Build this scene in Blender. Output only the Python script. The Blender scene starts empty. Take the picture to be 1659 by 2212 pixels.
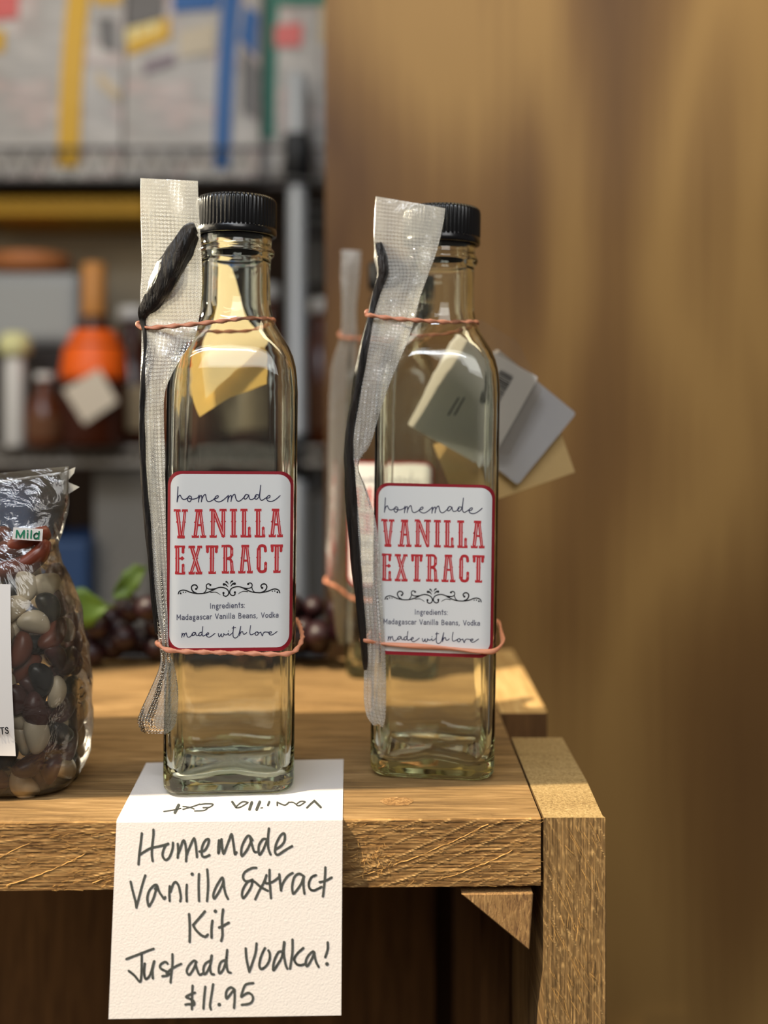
import bpy, bmesh, math, random
from mathutils import Vector, Matrix, noise
random.seed(7)
C = bpy.context.scene.collection
SC = bpy.context.scene

# ------------------------------------------------------------------ camera, world, lights, exposure
F, VX, VY, EYE = 2300.0, 820.0, 894.0, 143.9      # focal length in px, horizon / vanishing column, eye height (mm) above the crate top
cam_d = bpy.data.cameras.new('camera'); cam = bpy.data.objects.new('camera', cam_d); C.objects.link(cam)
cam.location = (0, 0, EYE*.001); cam.rotation_euler = (math.pi/2, 0, 0)
cam_d.sensor_fit = 'VERTICAL'; cam_d.sensor_height = 24.0; cam_d.sensor_width = 18.0
cam_d.lens = 24.0*F/2212.0
cam_d.shift_x = (829.5-VX)/2212.0; cam_d.shift_y = -(1106.0-VY)/2212.0
cam_d.clip_start = .02; cam_d.clip_end = 30
cam_d.dof.use_dof = True; cam_d.dof.focus_distance = .393; cam_d.dof.aperture_fstop = 2.95
SC.camera = cam

SC.view_settings.view_transform = 'Standard'; SC.view_settings.look = 'None'
SC.view_settings.gamma = 1; SC.view_settings.use_curve_mapping = False
SC.view_settings.exposure = 0.0
cy = SC.cycles
cy.max_bounces = 16; cy.transmission_bounces = 14; cy.transparent_max_bounces = 24; cy.diffuse_bounces = 4; cy.glossy_bounces = 6
cy.blur_glossy = .6; cy.sample_clamp_indirect = 4.0; cy.caustics_reflective = False; cy.caustics_refractive = True

w = bpy.data.worlds.new('world'); SC.world = w; w.use_nodes = True
w.node_tree.nodes['Background'].inputs[0].default_value = (.86, .80, .72, 1)
w.node_tree.nodes['Background'].inputs[1].default_value = .15

def lamp(name, kind, loc, target, power, col, **kw):
    d = bpy.data.lights.new(name, kind); d.energy = power; d.color = col
    for k, v in kw.items(): setattr(d, k, v)
    o = bpy.data.objects.new(name, d); C.objects.link(o)
    o.location = Vector(loc)*.001
    o.rotation_euler = (Vector(target)-Vector(loc)).to_track_quat('-Z', 'Y').to_euler()
    return o
KD = Vector((.50, .26, -.82)).normalized()          # direction the key light travels
KT = Vector((-40, 400, 0))
lamp('key_spot', 'SPOT', KT-KD*2000, KT, 350, (1, .85, .62), spot_size=math.radians(13.5), spot_blend=.2, shadow_soft_size=.005)
lamp('left_spot', 'SPOT', (-520, 700, 420), (-74, 430, 190), 52, (1, .88, .64), spot_size=math.radians(21), spot_blend=.5, shadow_soft_size=.02)
lamp('side_fill', 'AREA', (-900, 250, 420), (-60, 430, 120), 5.5, (1, .88, .68), shape='RECTANGLE', size=.5, size_y=.7)  # warm fill added at left for the glass edges and film; no window there
lamp('ceiling_tube', 'AREA', (-500, -250, 1250), (-50, 420, 60), 5, (.82, .90, 1), shape='RECTANGLE', size=.9, size_y=.06)
lamp('ceiling_tube', 'AREA', (-350, -520, 1250), (-50, 420, 60), 5, (.86, .92, 1), shape='RECTANGLE', size=.9, size_y=.06)
lamp('front_fill', 'AREA', (260, -800, 1050), (-30, 420, 60), 10, (.98, .97, .95), shape='RECTANGLE', size=.8, size_y=.8)  # fill light added in front for highlights on the glass; no window there
lamp('shop_light', 'AREA', (-500, 700, 1350), (-350, 1400, 350), 4.2, (1, .93, .82), shape='RECTANGLE', size=.8, size_y=.5)
lamp('panel_light', 'AREA', (320, 590, 880), (280, 800, 470), 2.5, (1, .86, .55), shape='RECTANGLE', size=.5, size_y=.15)

# ------------------------------------------------------------------ helpers
def P(px, py, D): return Vector(((px-VX)*D/F, D, EYE+(VY-py)*D/F))      # pixel at depth D (mm) -> mm
def on_top(px, py, z=0.): return P(px, py, F*(EYE-z)/(py-VY))           # pixel on the horizontal plane z
def lin(r, g, b):
    f = lambda c: (c/255/12.92 if c/255 <= .04045 else ((c/255+.055)/1.055)**2.4)
    return (f(r), f(g), f(b), 1)
ORI = {}
def org(o):
    return ORI.get(o.name, Vector((0, 0, 0))) if o else Vector((0, 0, 0))
def tag(o, label=None, cat=None, group=None, kind=None):
    if label: o['label'] = label
    if cat: o['category'] = cat
    if group: o['group'] = group
    if kind: o['kind'] = kind
    return o
def thing(name, loc, label, cat, group=None):
    o = bpy.data.objects.new(name, None); C.objects.link(o); o.empty_display_size = .01
    o.location = Vector(loc)*.001; ORI[o.name] = Vector(loc)
    return tag(o, label, cat, group)
def obj(name, verts, faces, mat, parent=None, smooth=False, uvs=None, mats=None, fm=None):
    """verts in world mm; a top-level mesh gets its origin at its base"""
    verts = [Vector(v) for v in verts]
    if parent: o0 = org(parent)
    else:
        xs = [v.x for v in verts]; ys = [v.y for v in verts]; zs = [v.z for v in verts]
        o0 = Vector(((min(xs)+max(xs))/2, (min(ys)+max(ys))/2, min(zs)))
    me = bpy.data.meshes.new(name)
    me.from_pydata([tuple((v-o0)*.001) for v in verts], [], faces)
    me.materials.append(mat)
    for m in (mats or []): me.materials.append(m)
    if fm: me.polygons.foreach_set('material_index', fm)
    if smooth: me.polygons.foreach_set('use_smooth', [True]*len(me.polygons))
    if uvs:
        l = me.uv_layers.new(name='UVMap')
        for lp in me.loops: l.data[lp.index].uv = uvs[lp.vertex_index]
    me.update()
    o = bpy.data.objects.new(name, me); C.objects.link(o)
    if parent: o.parent = parent; ORI[o.name] = o0
    else: o.location = o0*.001; ORI[o.name] = o0
    return o
def fix_normals(o):
    bm = bmesh.new(); bm.from_mesh(o.data); bmesh.ops.recalc_face_normals(bm, faces=bm.faces); bm.to_mesh(o.data); bm.free()
    return o
def bevel(o, wmm, seg=2, ang=30):
    m = o.modifiers.new('bevel', 'BEVEL'); m.width = wmm*.001; m.segments = seg; m.limit_method = 'ANGLE'; m.angle_limit = math.radians(ang)
    return o
def box(x0, x1, y0, y1, z0, z1):
    v = [(x0,y0,z0),(x1,y0,z0),(x1,y1,z0),(x0,y1,z0),(x0,y0,z1),(x1,y0,z1),(x1,y1,z1),(x0,y1,z1)]
    f = [(0,3,2,1),(4,5,6,7),(0,1,5,4),(1,2,6,5),(2,3,7,6),(3,0,4,7)]
    return v, f
def join(parts):
    V, Fc = [], []
    for v, f in parts:
        n = len(V); V += list(v); Fc += [tuple(i+n for i in q) for q in f]
    return V, Fc
def lathe(prof, cx, cy, n=32, caps=True, rmod=None):
    V, Fc = [], []
    for r, z in prof:
        for i in range(n):
            a = 2*math.pi*i/n; rr = r+(rmod(r, z, a) if rmod else 0)
            V.append((cx+rr*math.cos(a), cy+rr*math.sin(a), z))
    for j in range(len(prof)-1):
        for i in range(n):
            a, b = j*n+i, j*n+(i+1) % n
            Fc.append((a, b, b+n, a+n))
    if caps:
        Fc.append(tuple(reversed(range(n)))); m = (len(prof)-1)*n; Fc.append(tuple(range(m, m+n)))
    return V, Fc
def crom(pts, n=6, closed=False):
    pts = [Vector(p) for p in pts]
    if len(pts) < 3: return pts
    out = []; N = len(pts); rng = N if closed else N-1
    for i in range(rng):
        g = (lambda k: pts[k % N]) if closed else (lambda k: pts[min(max(k, 0), N-1)])
        p0, p1, p2, p3 = g(i-1), g(i), g(i+1), g(i+2)
        for k in range(n):
            t = k/n
            out.append(.5*((2*p1)+(p2-p0)*t+(2*p0-5*p1+4*p2-p3)*t*t+(3*p1-p0-3*p2+p3)*t**3))
    if not closed: out.append(pts[-1])
    return out
def tube(pts, rad, n=8, closed=False, caps=True, flat=1.0, twist=0.0, rfun=None):
    """tube along world-mm points; rad number or list; flat<1 makes a ribbon, twist in rad per mm"""
    pts = [Vector(p) for p in pts]; N = len(pts); V, Fc = [], []
    up = Vector((0, 0, 1)); s = 0; nrm = None
    for i, p in enumerate(pts):
        a = pts[(i-1) % N] if (closed or i > 0) else p
        b = pts[(i+1) % N] if (closed or i < N-1) else p
        t = (b-a).normalized()
        if nrm is None:
            nrm = up.cross(t)
            if nrm.length < .1: nrm = Vector((1, 0, 0)).cross(t)
        nrm = (nrm-t*nrm.dot(t)).normalized(); bi = t.cross(nrm)
        if i: s += (p-pts[i-1]).length
        r = rad[i] if isinstance(rad, (list, tuple)) else rad
        for k in range(n):
            ang = 2*math.pi*k/n; c, d = math.cos(ang)*r, math.sin(ang)*r*flat
            if rfun: m = rfun(ang, s); c *= m; d *= m
            tw = twist*s; x, y = c*math.cos(tw)-d*math.sin(tw), c*math.sin(tw)+d*math.cos(tw)
            V.append(p+nrm*x+bi*y)
    for i in range(N if closed else N-1):
        for k in range(n):
            a, b = i*n+k, i*n+(k+1) % n; j = ((i+1) % N)*n
            Fc.append((a, b, j+(k+1) % n, j+k))
    if caps and not closed:
        Fc.append(tuple(reversed(range(n)))); m = (N-1)*n; Fc.append(tuple(range(m, m+n)))
    return V, Fc

# --- flat lettering: polygons in 2-D, mapped onto a surface
def rib(pts, w, smooth=True, n=5, w1=None):
    pts = [Vector((p[0], p[1], 0)) for p in pts]
    q = crom(pts, n) if smooth else pts
    polys = []; N = len(q)
    for i in range(N-1):
        d = q[i+1]-q[i]
        if d.length < 1e-6: continue
        d.normalize(); m = Vector((-d.y, d.x, 0))
        wa = w if w1 is None else w+(w1-w)*i/(N-1); wb = w if w1 is None else w+(w1-w)*(i+1)/(N-1)
        polys.append([q[i]+m*wa/2, q[i]-m*wa/2, q[i+1]-m*wb/2, q[i+1]+m*wb/2])
    idx = range(N) if not smooth else [0, N-1]+list(range(1, N-1))
    for i in idx:
        r = (w if w1 is None else w+(w1-w)*i/max(1, N-1))/2
        polys.append(dot(q[i].x, q[i].y, r, 8 if 0 < i < N-1 else 12))
    return polys
def dot(x, y, r, n=14): return [Vector((x+r*math.cos(2*math.pi*k/n), y+r*math.sin(2*math.pi*k/n), 0)) for k in range(n)]
def rect(x0, y0, x1, y1): return [Vector((x0, y0, 0)), Vector((x1, y0, 0)), Vector((x1, y1, 0)), Vector((x0, y1, 0))]
def clip(p, x, keep_left):
    o = []
    for i in range(len(p)):
        a, b = p[i], p[(i+1) % len(p)]; ia, ib = (a.x <= x) == keep_left, (b.x <= x) == keep_left
        if ia: o.append(a)
        if ia != ib: t = (x-a.x)/(b.x-a.x); o.append(a.lerp(b, t))
    return o
def strips(polys, step=.8):
    res = []
    for p in polys:
        x0, x1 = min(v.x for v in p), max(v.x for v in p)
        k = math.ceil(x0/step-1e-9); r = p
        while k*step < x1 and len(r) > 2:
            c = k*step
            if c > x0+1e-6:
                l = clip(r, c, True); r = clip(r, c, False)
                if len(l) > 2: res.append(l)
            k += 1
        if len(r) > 2: res.append(r)
    return res
def flat_obj(name, polys, fn, mat, parent, extra=None):
    V, Fc = [], []; eye = Vector((0, 0, EYE))
    for i, p in enumerate(polys):
        q = [fn(v.x, v.y) for v in p]; nn = Vector((0, 0, 0))
        for k in range(1, len(q)-1): nn += (q[k]-q[0]).cross(q[k+1]-q[0])
        if nn.length < 1e-9: continue
        nn.normalize()
        if nn.dot(eye-q[0]) < 0: nn = -nn; q.reverse()
        n = len(V); V += [v+nn*(.006*(i % 9)) for v in q]; Fc.append(tuple(range(n, n+len(q))))
    return obj(name, V, Fc, mat, parent)
# a small round-ended stroke alphabet (x height 1, ascender 1.65)
A_ = {
 'a': (.62, [[(.08,.86),(.28,1),(.5,.84),(.5,0)],[(.5,.56),(.2,.56),(.05,.28),(.2,.0),(.5,.2)]]),
 'c': (.55, [[(.5,.85),(.28,1),(.07,.75),(.05,.35),(.25,0),(.5,.15)]]),
 'd': (.62, [[(.5,1.6),(.5,0)],[(.5,.7),(.3,1),(.08,.75),(.05,.3),(.27,0),(.5,.3)]]),
 'e': (.62, [[(.07,.5),(.52,.5),(.48,.82),(.28,1),(.08,.75),(.06,.3),(.26,0),(.5,.15)]]),
 'g': (.62, [[(.5,.98),(.28,1),(.08,.75),(.25,.42),(.46,.65),(.42,.95)],[(.25,.42),(.12,.2),(.45,.02),(.5,-.3),(.28,-.58),(.06,-.3),(.3,0.02)]]),
 'i': (.25, [[(.1,1),(.1,0)],[(.1,1.38),(.1,1.4)]]),
 'k': (.55, [[(.08,1.6),(.08,0)],[(.45,1),(.08,.45)],[(.2,.6),(.48,0)]]),
 'l': (.25, [[(.1,1.6),(.1,0)]]),
 'n': (.62, [[(.08,1),(.08,0)],[(.08,.7),(.3,1),(.5,.75),(.5,0)]]),
 'o': (.62, [[(.28,1),(.07,.75),(.07,.3),(.28,0),(.5,.3),(.5,.75),(.28,1)]]),
 'r': (.42, [[(.08,1),(.08,0)],[(.08,.65),(.22,.95),(.38,.95)]]),
 's': (.52, [[(.45,.88),(.25,1),(.08,.8),(.25,.52),(.45,.28),(.28,0),(.06,.12)]]),
 't': (.4, [[(.2,1.5),(.2,0)],[(.02,1.05),(.38,1.05)]]),
 ':': (.3, [[(.1,.9),(.1,.92)],[(.1,.02),(.1,.05)]]), ',': (.3, [[(.14,.08),(.05,-.25)]]), ' ': (.45, []),
 'I': (.3, [[(.1,1.5),(.1,0)]]), 'M': (.95, [[(.08,0),(.08,1.5)],[(.08,1.5),(.44,.5)],[(.44,.5),(.8,1.5)],[(.8,1.5),(.8,0)]]),
 'V': (.75, [[(.02,1.5),(.34,0)],[(.34,0),(.66,1.5)]]),
 'B': (.75, [[(.08,0),(.08,1.5)],[(.08,1.5),(.4,1.45),(.52,1.15),(.4,.85),(.08,.8)],[(.08,.8),(.45,.75),(.58,.4),(.45,.03),(.08,0)]]),
 'N': (.85, [[(.08,0),(.08,1.5)],[(.08,1.5),(.68,0)],[(.68,0),(.68,1.5)]]), 'T': (.8, [[(.0,1.5),(.72,1.5)],[(.36,1.5),(.36,0)]]),
 'S': (.75, [[(.58,1.2),(.36,1.5),(.1,1.25),(.2,.9),(.5,.65),(.6,.3),(.34,0),(.05,.25)]]),
}
def text_width(s, gap=.12): return sum(A_[c][0]+gap for c in s)-gap
def write(s, x0, y0, x1, y1, h, w, sc=None):
    """text along the line (x0,y0)-(x1,y1) on a y-down page, stretched to its length; h = x height"""
    tw = text_width(s); d = Vector((x1-x0, y1-y0, 0)); kx = d.length/tw; d.normalize(); up = Vector((d.y, -d.x, 0)); x = 0; out = []
    for c in s:
        cw, st = A_[c]
        for q in st:
            pp = [Vector((x0, y0, 0))+d*((x+a)*kx)+up*(b*h) for a, b in q]
            out += rib([(p.x, p.y) for p in pp], w, smooth=len(pp) > 2, n=4)
        x += cw+.12
    return out

# ------------------------------------------------------------------ materials
def mat(name):
    m = bpy.data.materials.new(name); m.use_nodes = True; return m, m.node_tree.nodes, m.node_tree.links, m.node_tree.nodes['Principled BSDF']
def node(N, t, **kw):
    n = N.new(t)
    for k, v in kw.items(): setattr(n, k, v)
    return n
def plain(name, col, rough=.5, bump=0, bscale=500, spec=.5, metal=0, var=0):
    m, N, L, b = mat(name)
    b.inputs['Base Color'].default_value = col; b.inputs['Roughness'].default_value = rough
    b.inputs['Metallic'].default_value = metal; b.inputs['Specular IOR Level'].default_value = spec
    tc = node(N, 'ShaderNodeTexCoord'); nz = node(N, 'ShaderNodeTexNoise'); nz.inputs['Scale'].default_value = bscale; nz.inputs['Detail'].default_value = 4
    L.new(tc.outputs['Object'], nz.inputs['Vector'])
    if bump:
        bp = node(N, 'ShaderNodeBump'); bp.inputs['Strength'].default_value = bump; bp.inputs['Distance'].default_value = .0004
        L.new(nz.outputs[0], bp.inputs['Height']); L.new(bp.outputs[0], b.inputs['Normal'])
    if var:
        mx = node(N, 'ShaderNodeMix', data_type='RGBA'); mx.inputs['A'].default_value = col
        mx.inputs['B'].default_value = tuple(c*(1-var) for c in col[:3])+(1,)
        L.new(nz.outputs[0], mx.inputs['Factor']); L.new(mx.outputs['Result'], b.inputs['Base Color'])
    return m
def ramp(N, stops):
    r = node(N, 'ShaderNodeValToRGB'); e = r.color_ramp.elements
    while len(e) < len(stops): e.new(.5)
    for x, (p, c) in zip(e, stops): x.position = p; x.color = c
    return r
def wood(name, dark, mid, light, axis='X', grain=(40, 700), rough=.75, bump=.6, saw=0, blotch=.35, endgrain=False, dist=.0006, sawdir=(0, 0, .5), torn=None):
    m, N, L, b = mat(name)
    tc = node(N, 'ShaderNodeTexCoord'); mp = node(N, 'ShaderNodeMapping')
    s = [grain[1]]*3; s['XYZ'.index(axis)] = grain[0]
    if endgrain: s = [grain[1]]*3
    mp.inputs['Scale'].default_value = s
    L.new(tc.outputs['Object'], mp.inputs['Vector'])
    n1 = node(N, 'ShaderNodeTexNoise'); n1.inputs['Scale'].default_value = 1; n1.inputs['Detail'].default_value = 8; n1.inputs['Roughness'].default_value = .65; n1.inputs['Distortion'].default_value = .6
    L.new(mp.outputs[0], n1.inputs['Vector'])
    mp2 = node(N, 'ShaderNodeMapping'); s2 = [45]*3; s2['XYZ'.index(axis)] = 9
    mp2.inputs['Scale'].default_value = s2; L.new(tc.outputs['Object'], mp2.inputs['Vector'])
    n2 = node(N, 'ShaderNodeTexNoise'); n2.inputs['Scale'].default_value = 1; n2.inputs['Detail'].default_value = 5; n2.inputs['Distortion'].default_value = 1.2
    L.new(mp2.outputs[0], n2.inputs['Vector'])
    mixf = node(N, 'ShaderNodeMath', operation='MULTIPLY_ADD'); mixf.inputs[1].default_value = blotch
    L.new(n2.outputs[0], mixf.inputs[0])
    sc = node(N, 'ShaderNodeMath', operation='MULTIPLY'); sc.inputs[1].default_value = 1-blotch; L.new(n1.outputs[0], sc.inputs[0]); L.new(sc.outputs[0], mixf.inputs[2])
    r = ramp(N, [(.33, dark), (.5, mid), (.68, light)]); L.new(mixf.outputs[0], r.inputs[0])
    L.new(r.outputs[0], b.inputs['Base Color']); b.inputs['Roughness'].default_value = rough; b.inputs['Specular IOR Level'].default_value = .25
    if torn:
        at = node(N, 'ShaderNodeAttribute', attribute_name='torn'); mx = node(N, 'ShaderNodeMix', data_type='RGBA'); mx.inputs['B'].default_value = torn
        L.new(at.outputs['Fac'], mx.inputs['Factor']); L.new(r.outputs[0], mx.inputs['A']); L.new(mx.outputs['Result'], b.inputs['Base Color'])
    bp = node(N, 'ShaderNodeBump'); bp.inputs['Strength'].default_value = bump; bp.inputs['Distance'].default_value = dist
    h = n1.outputs[0]
    if saw:
        mp3 = node(N, 'ShaderNodeMapping'); mp3.inputs['Rotation'].default_value = sawdir; L.new(tc.outputs['Object'], mp3.inputs['Vector'])
        wv = node(N, 'ShaderNodeTexWave'); wv.inputs['Scale'].default_value = 32; wv.inputs['Distortion'].default_value = 2.5; wv.inputs['Detail'].default_value = 3; wv.inputs['Detail Scale'].default_value = 2
        wv.bands_direction = 'Z'; wv.wave_profile = 'SAW'; L.new(mp3.outputs[0], wv.inputs['Vector'])
        ad = node(N, 'ShaderNodeMath', operation='MULTIPLY_ADD'); ad.inputs[1].default_value = saw; L.new(wv.outputs['Fac'], ad.inputs[0]); L.new(h, ad.inputs[2]); h = ad.outputs[0]
    L.new(h, bp.inputs['Height']); L.new(bp.outputs[0], b.inputs['Normal'])
    return m

W_TOP = wood('shelf_board_wood', lin(82,60,36), lin(136,106,66), lin(178,144,98), 'X', (30, 520), .75, .8, saw=0, blotch=.4, dist=.0009)
W_FRONT = W_TOP
W_BOARD = wood('rough_sawn_board', lin(70,47,26), lin(136,99,56), lin(188,146,90), 'X', (38, 1000), .85, 1.0, saw=0, blotch=.3, dist=.0012, torn=lin(226,182,118))
W_POST = wood('rough_sawn_post', lin(66,50,31), lin(134,103,63), lin(186,148,96), 'Z', (38, 950), .85, 1.0, saw=0, blotch=.35, dist=.0012, torn=lin(220,178,116))
W_END = wood('end_grain', lin(118,92,56), lin(168,140,92), lin(200,172,122), 'X', (500, 900), .9, 1.0, endgrain=True, blotch=.25, dist=.0008)
W_SLAT = wood('pale_slat', lin(150,118,70), lin(188,152,98), lin(212,180,126), 'Y', (30, 500), .8, .6)
W_BLOCK = wood('corner_block_wood', lin(92,62,46), lin(160,122,76), lin(194,154,102), 'Z', (260, 1100), .85, 1.0, blotch=.3, dist=.0008)
W_IN = wood('crate_inside_shade_wood', lin(60,40,22), lin(98,68,38), lin(126,90,52), 'Z', (14, 220), .8, .3)  # base colour darkened to stand for the shade inside the crate
W_SPL = plain('splinter_wood', lin(214,164,92), .8)
def plywood():
    m, N, L, b = mat('plywood_panel')
    tc = node(N, 'ShaderNodeTexCoord'); mp = node(N, 'ShaderNodeMapping'); mp.inputs['Scale'].default_value = (5.5, 1, 1.5); mp.inputs['Location'].default_value = (.7, 0, .35)
    L.new(tc.outputs['Object'], mp.inputs['Vector'])
    n = node(N, 'ShaderNodeTexNoise'); n.inputs['Scale'].default_value = 1.0; n.inputs['Detail'].default_value = 1.0; n.inputs['Distortion'].default_value = .5
    L.new(mp.outputs[0], n.inputs['Vector'])
    k = node(N, 'ShaderNodeMath', operation='MULTIPLY'); k.inputs[1].default_value = 5.0; L.new(n.outputs[0], k.inputs[0])
    fr = node(N, 'ShaderNodeMath', operation='PINGPONG'); fr.inputs[1].default_value = 1.0; L.new(k.outputs[0], fr.inputs[0])
    mp2 = node(N, 'ShaderNodeMapping'); mp2.inputs['Scale'].default_value = (160, 1, 6); L.new(tc.outputs['Object'], mp2.inputs['Vector'])
    n2 = node(N, 'ShaderNodeTexNoise'); n2.inputs['Scale'].default_value = 1; n2.inputs['Detail'].default_value = 5; L.new(mp2.outputs[0], n2.inputs['Vector'])
    ad = node(N, 'ShaderNodeMath', operation='MULTIPLY_ADD'); ad.inputs[1].default_value = .3; L.new(n2.outputs[0], ad.inputs[0])
    k2 = node(N, 'ShaderNodeMath', operation='MULTIPLY'); k2.inputs[1].default_value = .75; L.new(fr.outputs[0], k2.inputs[0]); L.new(k2.outputs[0], ad.inputs[2])
    r = ramp(N, [(.15, lin(88,60,33)), (.5, lin(118,86,47)), (.85, lin(152,118,68))]); L.new(ad.outputs[0], r.inputs[0])
    L.new(r.outputs[0], b.inputs['Base Color']); b.inputs['Roughness'].default_value = .55; b.inputs['Specular IOR Level'].default_value = .3
    return m
PLY = plywood()

def glass_mat():
    m, N, L, b = mat('clear_glass')
    N.remove(b); out = N['Material Output']
    g = node(N, 'ShaderNodeBsdfGlass'); g.inputs['IOR'].default_value = 1.5; g.inputs['Roughness'].default_value = .0; g.inputs['Color'].default_value = (.985, .99, .975, 1)
    tc = node(N, 'ShaderNodeTexCoord'); nz = node(N, 'ShaderNodeTexNoise'); nz.inputs['Scale'].default_value = 60; nz.inputs['Detail'].default_value = 1; L.new(tc.outputs['Object'], nz.inputs['Vector'])
    bp = node(N, 'ShaderNodeBump'); bp.inputs['Strength'].default_value = .25; bp.inputs['Distance'].default_value = .0008; L.new(nz.outputs[0], bp.inputs['Height']); L.new(bp.outputs[0], g.inputs['Normal'])
    va = node(N, 'ShaderNodeVolumeAbsorption'); va.inputs['Color'].default_value = (.66, .86, .48, 1); va.inputs['Density'].default_value = 22
    L.new(g.outputs[0], out.inputs['Surface']); L.new(va.outputs[0], out.inputs['Volume'])
    return m
GLASS = glass_mat()
def film_mat(name, diffuse=.25, gloss=.14, rings=False, tint=(.95, .95, .92), rough=.12, wrinkle=.5, wscale=90, haze=(.92, .90, .86)):
    m, N, L, b = mat(name); N.remove(b); out = N['Material Output']
    tr = node(N, 'ShaderNodeBsdfTransparent'); tr.inputs[0].default_value = tint+(1,)
    df = node(N, 'ShaderNodeBsdfDiffuse'); df.inputs[0].default_value = haze+(1,)
    tl = node(N, 'ShaderNodeBsdfTranslucent'); tl.inputs[0].default_value = haze+(1,)
    md = node(N, 'ShaderNodeMixShader'); md.inputs[0].default_value = .45; L.new(df.outputs[0], md.inputs[1]); L.new(tl.outputs[0], md.inputs[2])
    gl = node(N, 'ShaderNodeBsdfGlossy'); gl.inputs['Roughness'].default_value = rough; gl.inputs[0].default_value = (1, 1, 1, 1)
    tc = node(N, 'ShaderNodeTexCoord'); nz = node(N, 'ShaderNodeTexNoise'); nz.inputs['Scale'].default_value = wscale; nz.inputs['Detail'].default_value = 4; nz.inputs['Distortion'].default_value = 1.0
    L.new(tc.outputs['Object'], nz.inputs['Vector'])
    bp = node(N, 'ShaderNodeBump'); bp.inputs['Strength'].default_value = wrinkle; bp.inputs['Distance'].default_value = .003; L.new(nz.outputs[0], bp.inputs['Height'])
    nout = bp.outputs[0]
    m1 = node(N, 'ShaderNodeMixShader'); m1.inputs[0].default_value = diffuse
    L.new(tr.outputs[0], m1.inputs[1]); L.new(md.outputs[0], m1.inputs[2])
    if rings:
        sx = node(N, 'ShaderNodeSeparateXYZ'); L.new(tc.outputs['UV'], sx.inputs[0]); cs = []
        for k in (0, 1):
            fr = node(N, 'ShaderNodeMath', operation='FRACT'); L.new(sx.outputs[k], fr.inputs[0])
            sb = node(N, 'ShaderNodeMath', operation='SUBTRACT'); sb.inputs[1].default_value = .5; L.new(fr.outputs[0], sb.inputs[0])
            sq = node(N, 'ShaderNodeMath', operation='POWER'); sq.inputs[1].default_value = 2; L.new(sb.outputs[0], sq.inputs[0])
            ab = node(N, 'ShaderNodeMath', operation='ABSOLUTE'); L.new(sb.outputs[0], ab.inputs[0]); sq = node(N, 'ShaderNodeMath', operation='MULTIPLY'); L.new(ab.outputs[0], sq.inputs[0]); L.new(ab.outputs[0], sq.inputs[1]); cs.append(sq)
        ad = node(N, 'ShaderNodeMath', operation='ADD'); L.new(cs[0].outputs[0], ad.inputs[0]); L.new(cs[1].outputs[0], ad.inputs[1])
        rt = node(N, 'ShaderNodeMath', operation='SQRT'); L.new(ad.outputs[0], rt.inputs[0])
        rr = ramp(N, [(.10, (0,0,0,1)), (.26, (1,1,1,1)), (.42, (0,0,0,1))]); L.new(rt.outputs[0], rr.inputs[0])
        bp2 = node(N, 'ShaderNodeBump'); bp2.inputs['Strength'].default_value = .5; bp2.inputs['Distance'].default_value = .0003
        L.new(rr.outputs[0], bp2.inputs['Height']); L.new(bp.outputs[0], bp2.inputs['Normal']); nout = bp2.outputs[0]
        f = node(N, 'ShaderNodeMath', operation='MULTIPLY_ADD'); f.inputs[1].default_value = .36; f.inputs[2].default_value = diffuse
        sl = node(N, 'ShaderNodeMapRange'); sl.inputs['From Min'].default_value = 8.5; sl.inputs['From Max'].default_value = 9.5; sl.inputs['To Min'].default_value = .35; L.new(sx.outputs[1], sl.inputs['Value'])
        mk = node(N, 'ShaderNodeMix', data_type='FLOAT'); mk.inputs[2].default_value = .45; L.new(sl.outputs[0], mk.inputs[0]); L.new(rr.outputs[0], mk.inputs[3]); L.new(mk.outputs[0], f.inputs[0]); L.new(f.outputs[0], m1.inputs[0])
    L.new(nout, gl.inputs['Normal']); L.new(bp.outputs[0], df.inputs['Normal'])
    m2 = node(N, 'ShaderNodeMixShader'); m2.inputs[0].default_value = gloss
    fz = node(N, 'ShaderNodeFresnel'); fz.inputs[0].default_value = 1.45; pass
    mx = node(N, 'ShaderNodeMath', operation='MAXIMUM'); mx.inputs[1].default_value = gloss; L.new(fz.outputs[0], mx.inputs[0]); L.new(mx.outputs[0], m2.inputs[0])
    L.new(m1.outputs[0], m2.inputs[1]); L.new(gl.outputs[0], m2.inputs[2]); L.new(m2.outputs[0], out.inputs['Surface'])
    return m
FILM_V = film_mat('embossed_vacuum_film', .26, .085, rings=True, wrinkle=.55, wscale=48, rough=.17)
FILM_B = film_mat('clear_bag_film', .055, .05, rough=.12, wrinkle=.6, wscale=70, tint=(.97, .96, .93), haze=(.85, .79, .66))
FILM_S = film_mat('clear_sleeve_film', .012, .02, rough=.05, wrinkle=.1, wscale=30, tint=(.97, .96, .94))
CAP = plain('black_cap_plastic', (.004, .004, .005, 1), .24, spec=.5)
VAN = None
def bean_pod():
    m, N, L, b = mat('vanilla_bean_skin')
    tc = node(N, 'ShaderNodeTexCoord'); mp = node(N, 'ShaderNodeMapping'); mp.inputs['Scale'].default_value = (480, 480, 55); L.new(tc.outputs['Object'], mp.inputs['Vector'])
    n = node(N, 'ShaderNodeTexNoise'); n.inputs['Scale'].default_value = 1; n.inputs['Detail'].default_value = 5; L.new(mp.outputs[0], n.inputs['Vector'])
    r = ramp(N, [(.35, (.004, .003, .003, 1)), (.75, (.03, .02, .014, 1))]); L.new(n.outputs[0], r.inputs[0]); L.new(r.outputs[0], b.inputs['Base Color'])
    bp = node(N, 'ShaderNodeBump'); bp.inputs['Strength'].default_value = 1; bp.inputs['Distance'].default_value = .0018; L.new(n.outputs[0], bp.inputs['Height']); L.new(bp.outputs[0], b.inputs['Normal'])
    b.inputs['Roughness'].default_value = .42
    return m
VAN = bean_pod()
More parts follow.
